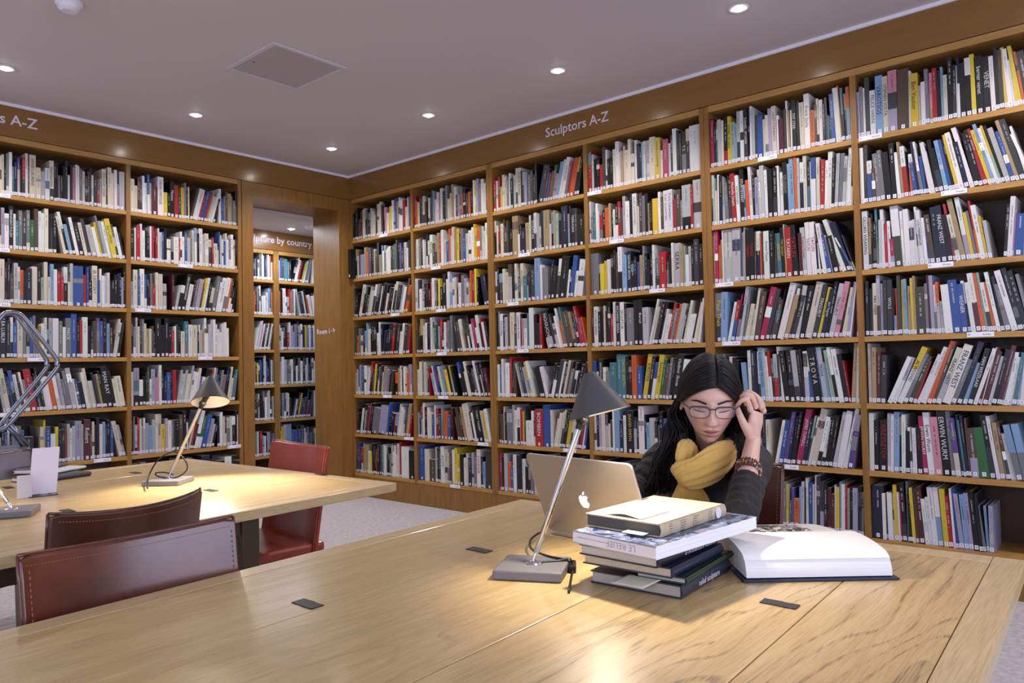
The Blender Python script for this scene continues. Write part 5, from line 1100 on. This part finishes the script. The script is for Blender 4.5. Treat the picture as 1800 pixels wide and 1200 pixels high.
# glasses
gl = wempty('glasses', person.location); gl.location = (0, 0, 0); gl.parent = person; gl.matrix_parent_inverse = person.matrix_basis.inverted()
FR = simple('glasses_frame', (72, 60, 66), .3); LENS = simple('glasses_lens', (240, 240, 255), .03, alpha=.03, spec=.2)
gy = face_y(0, .006)+.006
def lens_outline(sx, k, nn=36):
    a = 2*pi*k/nn; c_, s_ = cos(a), sin(a); w2, h2 = .0238, .0142
    px_ = w2*(abs(c_)**.55)*(1 if c_ > 0 else -1); pz_ = h2*(abs(s_)**.62)*(1 if s_ > 0 else -1)
    if pz_ < 0: px_ *= 1-.16*(-pz_/h2)
    return sx*(.0300)+px_, gy-.10*0-1.9*(abs(sx*.0300+px_))**2*1.1, -.003+pz_
fm = MB()
for sx in (-1, 1):
    o_ = [HP(*lens_outline(sx, k)) for k in range(36)]
    fm.tube(o_, [(.0014, .0010+.0014*(sin(2*pi*k/36) > .3)) for k in range(36)], 8, closed=True, flat=hf)
    lm = MB(); lm.add(o_, [tuple(range(36))]); lo_ = lm.build('lens', LENS, gl, fix=False)
    md = lo_.modifiers.new('t', 'SOLIDIFY'); md.thickness = .0008
    fm.tube(spl([HP(sx*.0525, gy-.0075, .006), HP(sx*.061, gy-.018, .009), HP(sx*.069, gy-.05, .009), HP(sx*.0725, -.005, .010), HP(sx*.0715, -.025, -.008)], 5), (.0017), 8)
fm.tube(spl([HP(-.0065, gy-.001, .004), HP(0, gy+.001, .0062), HP(.0065, gy-.001, .004)], 4), .0016, 8)
fm.build('frame', FR, gl, smooth=True)
# hair: scalp cap and long strands from a centre parting
cap = MB(); keep = []
def under_hair(p):
    x, y, z = p; hl_ = .80-.40*abs(x-.10)**1.2
    if y > .30: return z > hl_
    if y > -.02: return z > max(.16, hl_*.75) if x > -2 else True
    return z > -.55
keep = [f for f in hfc if all(under_hair(hv[i]) for i in f)]
used = sorted({i for f in keep for i in f}); mp_ = {v: i for i, v in enumerate(used)}
def cap_pt(i):
    x, y, z = HLOC[i]; k = 1.05 + .05*max(0, hv[i][2]); part = g(x-.010, .0035)*(.012 if hv[i][2] > .3 and hv[i][1] > -.3 else 0)
    return HP(x*k*1.03, y*k, z*k-part*.35)
cap.add([cap_pt(i) for i in used], [tuple(mp_[i] for i in f) for f in keep])
hair = pchild(cap, 'hair', HAIR, smooth=True)
RX, RY, RZ = .0765, .1035, .1150
def ell(az, el, k=1.0):   # az from straight ahead towards +x, el elevation
    return Vector((RX*k*sin(az)*cos(el), RY*k*cos(az)*cos(el), RZ*k*sin(el)))
rnd = random.Random(5); st = MB()
def strand(sd, s_, j):
    """sd side, s_ 0 front .. 1 nape"""
    px_ = .010+rnd.uniform(-.001, .001)+sd*.002
    ang = radians(30+s_*118)   # along the parting, over the crown
    R = Vector((px_, RY*cos(ang)*.99, RZ*sin(ang)*.995))
    azE = radians(60+72*s_+rnd.uniform(-3, 3)); elE = radians(4-22*s_+rnd.uniform(-3, 3)); kk = 1.0+rnd.uniform(-.015, .05)
    if sd < 0 and s_ < .35: azE = radians(66+60*s_+rnd.uniform(-3, 3)); elE = radians(5-12*s_)
    E_ = ell(azE*sd, elE, kk); pts = [HP(*R)]
    for t in (.2, .42, .64, .84):
        q = R.lerp(E_, t); q.x /= RX; q.y /= RY; q.z /= RZ; q.normalize(); pts.append(HP(q.x*RX*kk, q.y*RY*kk, q.z*RZ*kk))
    pts.append(HP(*E_))
    if sd < 0 and s_ < .4: pts.append(HP(*ell(-radians(96+20*s_), radians(-4-10*s_+rnd.uniform(-4, 4)), 1.07)))
    e0 = pts[-1]
    a_ = rnd.random(); dpt = 1.985+.10*s_+rnd.uniform(-.012, .012)
    if sd > 0:
        mid = at_d(1287+24*a_+8*s_, 765+rnd.uniform(-6, 6), dpt+.01); low = at_d(1281+32*a_, 812+rnd.uniform(-8, 8), dpt-.02); end = at_d(1274+44*a_+rnd.uniform(-6, 6), 842+rnd.uniform(-16, 16), dpt-.04)
    else:
        mid = at_d(1208-34*a_-6*s_, 765+rnd.uniform(-6, 6), dpt+.01); low = at_d(1194-44*a_, 812+rnd.uniform(-8, 8), dpt-.01); end = at_d(1184-44*a_+rnd.uniform(-6, 6), 850+rnd.uniform(-20, 20), dpt-.015)
    k1 = e0.lerp(mid, .5)+(hl*sd*.012)
    wv = rnd.uniform(-.009, .009)
    P = spl(pts+[k1, mid+RT*wv, low-RT*wv*1.4, end+RT*wv], 4); n = len(P); w0 = rnd.uniform(.0014, .0030)
    st.tube(P, [((.0011+.0004*a_), w0*(1-.72*(i/(n-1))**3)) for i in range(n)], 6)
for i in range(420):
    s_ = (i/420)**1.1
    for sd in (-1, 1): strand(sd, s_, i)
for i in range(150):   # hair hanging behind the neck
    az = radians(rnd.uniform(120, 240)); e0 = ell(az, radians(rnd.uniform(-25, 5)), 1.03); p0 = HP(*e0); u_ = 1204+88*rnd.random()
    P = spl([HP(*ell(az, radians(40), 1.04)), p0, at_d(u_, 750, 2.07+rnd.uniform(-.01, .03)), at_d(u_+rnd.uniform(-8, 8), 800, 2.07), at_d(u_+rnd.uniform(-10, 10), 835, 2.08)], 4); n = len(P)
    st.tube(P, [(.0015, .0042*(1-.6*(k/(n-1))**3)) for k in range(n)], 6)
for i in range(120):
    sd = rnd.choice((-1, 1)); az = radians(rnd.uniform(98, 140)); p0 = HP(*ell(sd*az, radians(rnd.uniform(-30, -5)), 1.02)); u_ = 1196+20*rnd.random() if sd < 0 else 1280+14*rnd.random()
    P = spl([HP(*ell(sd*az, radians(20), 1.03)), p0, at_d(u_, 742, 2.045+rnd.uniform(-.01, .02)), at_d(u_+rnd.uniform(-8, 8), 790, 2.05), at_d(u_+rnd.uniform(-10, 10), 830, 2.05)], 4); n = len(P)
    st.tube(P, [(.0015, .0040*(1-.6*(k/(n-1))**3)) for k in range(n)], 6)
for i in range(26):   # loose wavy wisps
    sd = rnd.choice((-1, 1)); a0 = at_d(1205-rnd.random()*20 if sd < 0 else 1290+rnd.random()*20, 760, 1.97)
    P = spl([a0, a0-ZP*.03+RT*rnd.uniform(-.01, .01), a0-ZP*.06+RT*rnd.uniform(-.02, .02), a0-ZP*.09+RT*rnd.uniform(-.02, .02)-FWD*.01], 5); st.tube(P, .0009, 5)
st.build('hair_strands', HAIR, hair, smooth=True)
# sweater
SW = MB(); 
SW.tube([neckb+ZP*.0, neckb-ZP*.04, chest+Vector((0, 0, .03)), chest-ZP*.06, Vector((-2.06, -4.45, .64)), pelvis-ZP*.03], [(.052, .052), (.070, .082), (.095, .128), (.098, .125), (.092, .118), (.10, .135)], 28, flat=fh)
for e_ in (.35,): pass
def sleeve(a, b, c, ra, rb, rc, d=None, rd=.03):
    P = spl([neckb-ZP*.055, a, a.lerp(b, .5), b], 6); n = len(P)
    SW.tube(P, [.050+(ra-.050)*min(1, i/6) + (rb-ra)*max(0, (i-6)/(n-7)) + .0022*sin(i*2.1) for i in range(n)], 20)
    P = spl([b, b.lerp(c, .5), c], 7); n = len(P)
    SW.tube(P, [rb+(rc-rb)*i/(n-1) + .0020*sin(i*1.9+1) for i in range(n)], 20); SW.sphere(b, rb*1.02, seg=12)
cuffL = EL.lerp(WR_, .46)
sleeve(SLs, EL, cuffL, .049, .040, .0315)
sleeve(SRs, ER, WRr+hd*-.02, .052, .043, .030)
SW.sphere(SLs, .050, seg=14); SW.sphere(SRs, .056, seg=14)
swo = remeshed(SW, .005, 3, 'sweater'); swo.parent = person; swo.matrix_parent_inverse = person.matrix_basis.inverted()
m, nt, bb = nmat('dark_knit'); bb.inputs['Base Color'].default_value = (*lin(20, 15, 18), 1); bb.inputs['Roughness'].default_value = .8; bb.inputs['Sheen Weight'].default_value = .05
tc = N(nt, 'ShaderNodeTexCoord'); wv_ = N(nt, 'ShaderNodeTexNoise', i_Scale=11.0, i_Detail=3.0, i_Distortion=2.5); nt.links.new(tc.outputs['Object'], wv_.inputs['Vector']); bp = N(nt, 'ShaderNodeBump', i_Strength=.75, i_Distance=.012); nt.links.new(wv_.outputs['Fac'], bp.inputs['Height']); nt.links.new(bp.outputs['Normal'], bb.inputs['Normal'])
swo.data.materials.append(m); 
TR = MB()
for y_ in (-4.36, -4.52):
    hip = Vector((-2.03, y_, .545)); kn = Vector((-2.46, y_-.03, .515)); an = Vector((-2.36, y_-.03, .11)); TR.tube([hip, hip.lerp(kn, .5), kn], [.088, .078, .064], 18); TR.tube([kn, kn.lerp(an, .4), an], [.064, .056, .043], 16); TR.sphere(kn, .064, seg=12)
TR.tube([Vector((-2.04, -4.30, .56)), Vector((-2.04, -4.56, .56))], [.085, .085], 16)
tro = remeshed(TR, .008, 2, 'trousers'); tro.parent = person; tro.matrix_parent_inverse = person.matrix_basis.inverted(); tro.data.materials.append(simple('dark_denim', (34, 36, 48), .85))
for y_ in (-4.39, -4.55):
    mb = MB(); mb.tube([Vector((-2.31, y_, .05)), Vector((-2.36, y_, .055)), Vector((-2.44, y_, .045)), Vector((-2.52, y_, .032)), Vector((-2.55, y_, .028))], [(.045, .032), (.052, .036), (.042, .042), (.030, .042), (.018, .026)], 16, flat=(0, 0, 1))
    mb.build('shoe', MT['black'], person, smooth=True)
# scarf
SCF = simple('mustard_cotton', (212, 168, 84), .85, bump=.5, bscale=28, var=.0); SCF.node_tree.nodes['Principled BSDF'].inputs['Sheen Weight'].default_value = .3
SCF.node_tree.nodes['Bump'].inputs['Distance'].default_value = .006
def drape(pts, ws, flat, pleats=7, amp=.13, seg=56, ph=0):
    P = spl(pts, 7); n = len(P); vs = []; up = Vector(flat); W_ = []
    for i in range(n):
        f_ = i/(n-1)*(len(ws)-1); k = min(int(f_), len(ws)-2); t = f_-k; W_.append((ws[k][0]*(1-t)+ws[k+1][0]*t, ws[k][1]*(1-t)+ws[k+1][1]*t))
    for i, p in enumerate(P):
        t_ = (P[min(n-1, i+1)]-P[max(0, i-1)]).normalized(); up = (up-t_*up.dot(t_)).normalized(); w_ = t_.cross(up)
        for k in range(seg):
            a = 2*pi*k/seg; rip = 1+amp*(abs(sin(pleats*a/2+ph+.5*sin(i*.22)))-.5)*1.6+.05*sin(3*a+i*.3); vs.append(p+up*cos(a)*W_[i][0]*rip+w_*sin(a)*W_[i][1]*rip)
    fs = [(i*seg+k, i*seg+(k+1) % seg, (i+1)*seg+(k+1) % seg, (i+1)*seg+k) for i in range(n-1) for k in range(seg)] + [tuple(range(seg))[::-1], tuple((n-1)*seg+k for k in range(seg))]
    return vs, fs
sc_ = MB(); C0 = -FWD
ring = []
nb = HP(0, -.045, -.125)
sc_.add(*drape([at_d(1204, 790, 1.99), nb-RT*.070-FWD*-.03+ZP*.008, nb+FWD*.066+ZP*.016, nb+RT*.070+FWD*.03+ZP*.006, at_d(1282, 788, 1.99)], [(.016, .020), (.018, .022), (.018, .024), (.018, .022), (.016, .020)], C0, ph=.4))
sc_.add(*drape([at_d(1217, 782, 1.985), at_d(1212, 794, 1.955), at_d(1209, 810, 1.94), at_d(1207, 832, 1.93), at_d(1205, 852, 1.93)], [(.010, .022), (.012, .036), (.014, .038), (.015, .030), (.014, .018)], C0, pleats=13, amp=.22, ph=.9))
sc_.add(*drape([at_d(1288, 786, 1.99), at_d(1277, 798, 1.95), at_d(1254, 814, 1.915), at_d(1225, 830, 1.90), at_d(1200, 836, 1.90), at_d(1190, 842, 1.905)], [(.012, .022), (.014, .034), (.016, .040), (.016, .038), (.015, .034), (.010, .024)], C0, pleats=12, amp=.24, ph=.1))
sc_.add(*drape([at_d(1201, 850, 1.915), at_d(1206, 862, 1.92), at_d(1210, 878, 1.925), at_d(1213, 905, 1.935), at_d(1214, 925, 1.95)], [(.013, .016), (.013, .034), (.012, .046), (.010, .050), (.010, .050)], C0, pleats=15, amp=.26, ph=.7))
sco = remeshed(sc_, .0028, 3, 'scarf'); sco.parent = person; sco.matrix_parent_inverse = person.matrix_basis.inverted(); sco.data.materials.append(SCF)
# bracelets
bc0 = EL.lerp(WR_, .575); bd = (WR_-EL).normalized(); bx_ = bd.orthogonal().normalized(); by_ = bd.cross(bx_)
BC = [(140, 76, 36), (96, 36, 32), (170, 168, 172), (160, 124, 50), (50, 42, 42), (150, 60, 44), (60, 50, 46), (110, 96, 72)]
for j in range(4):
    mb = MB(); r_ = .0285+.0015*rnd.random(); tl = rnd.uniform(-.12, .12)
    for k in range(26):
        a = 2*pi*k/26; p = bc0+bd*((j-1.5)*.0062+tl*r_*cos(a))+bx_*cos(a)*r_+by_*sin(a)*r_; mb.sphere(p, rnd.uniform(.0026, .0038), lin(*rnd.choice(BC)), seg=7)
    o = mb.build('bracelet', attr_bead if False else MT['book'], person, smooth=True); o['label'] = 'beaded bracelet in amber, red and silver'
ident(person); ident(gl)
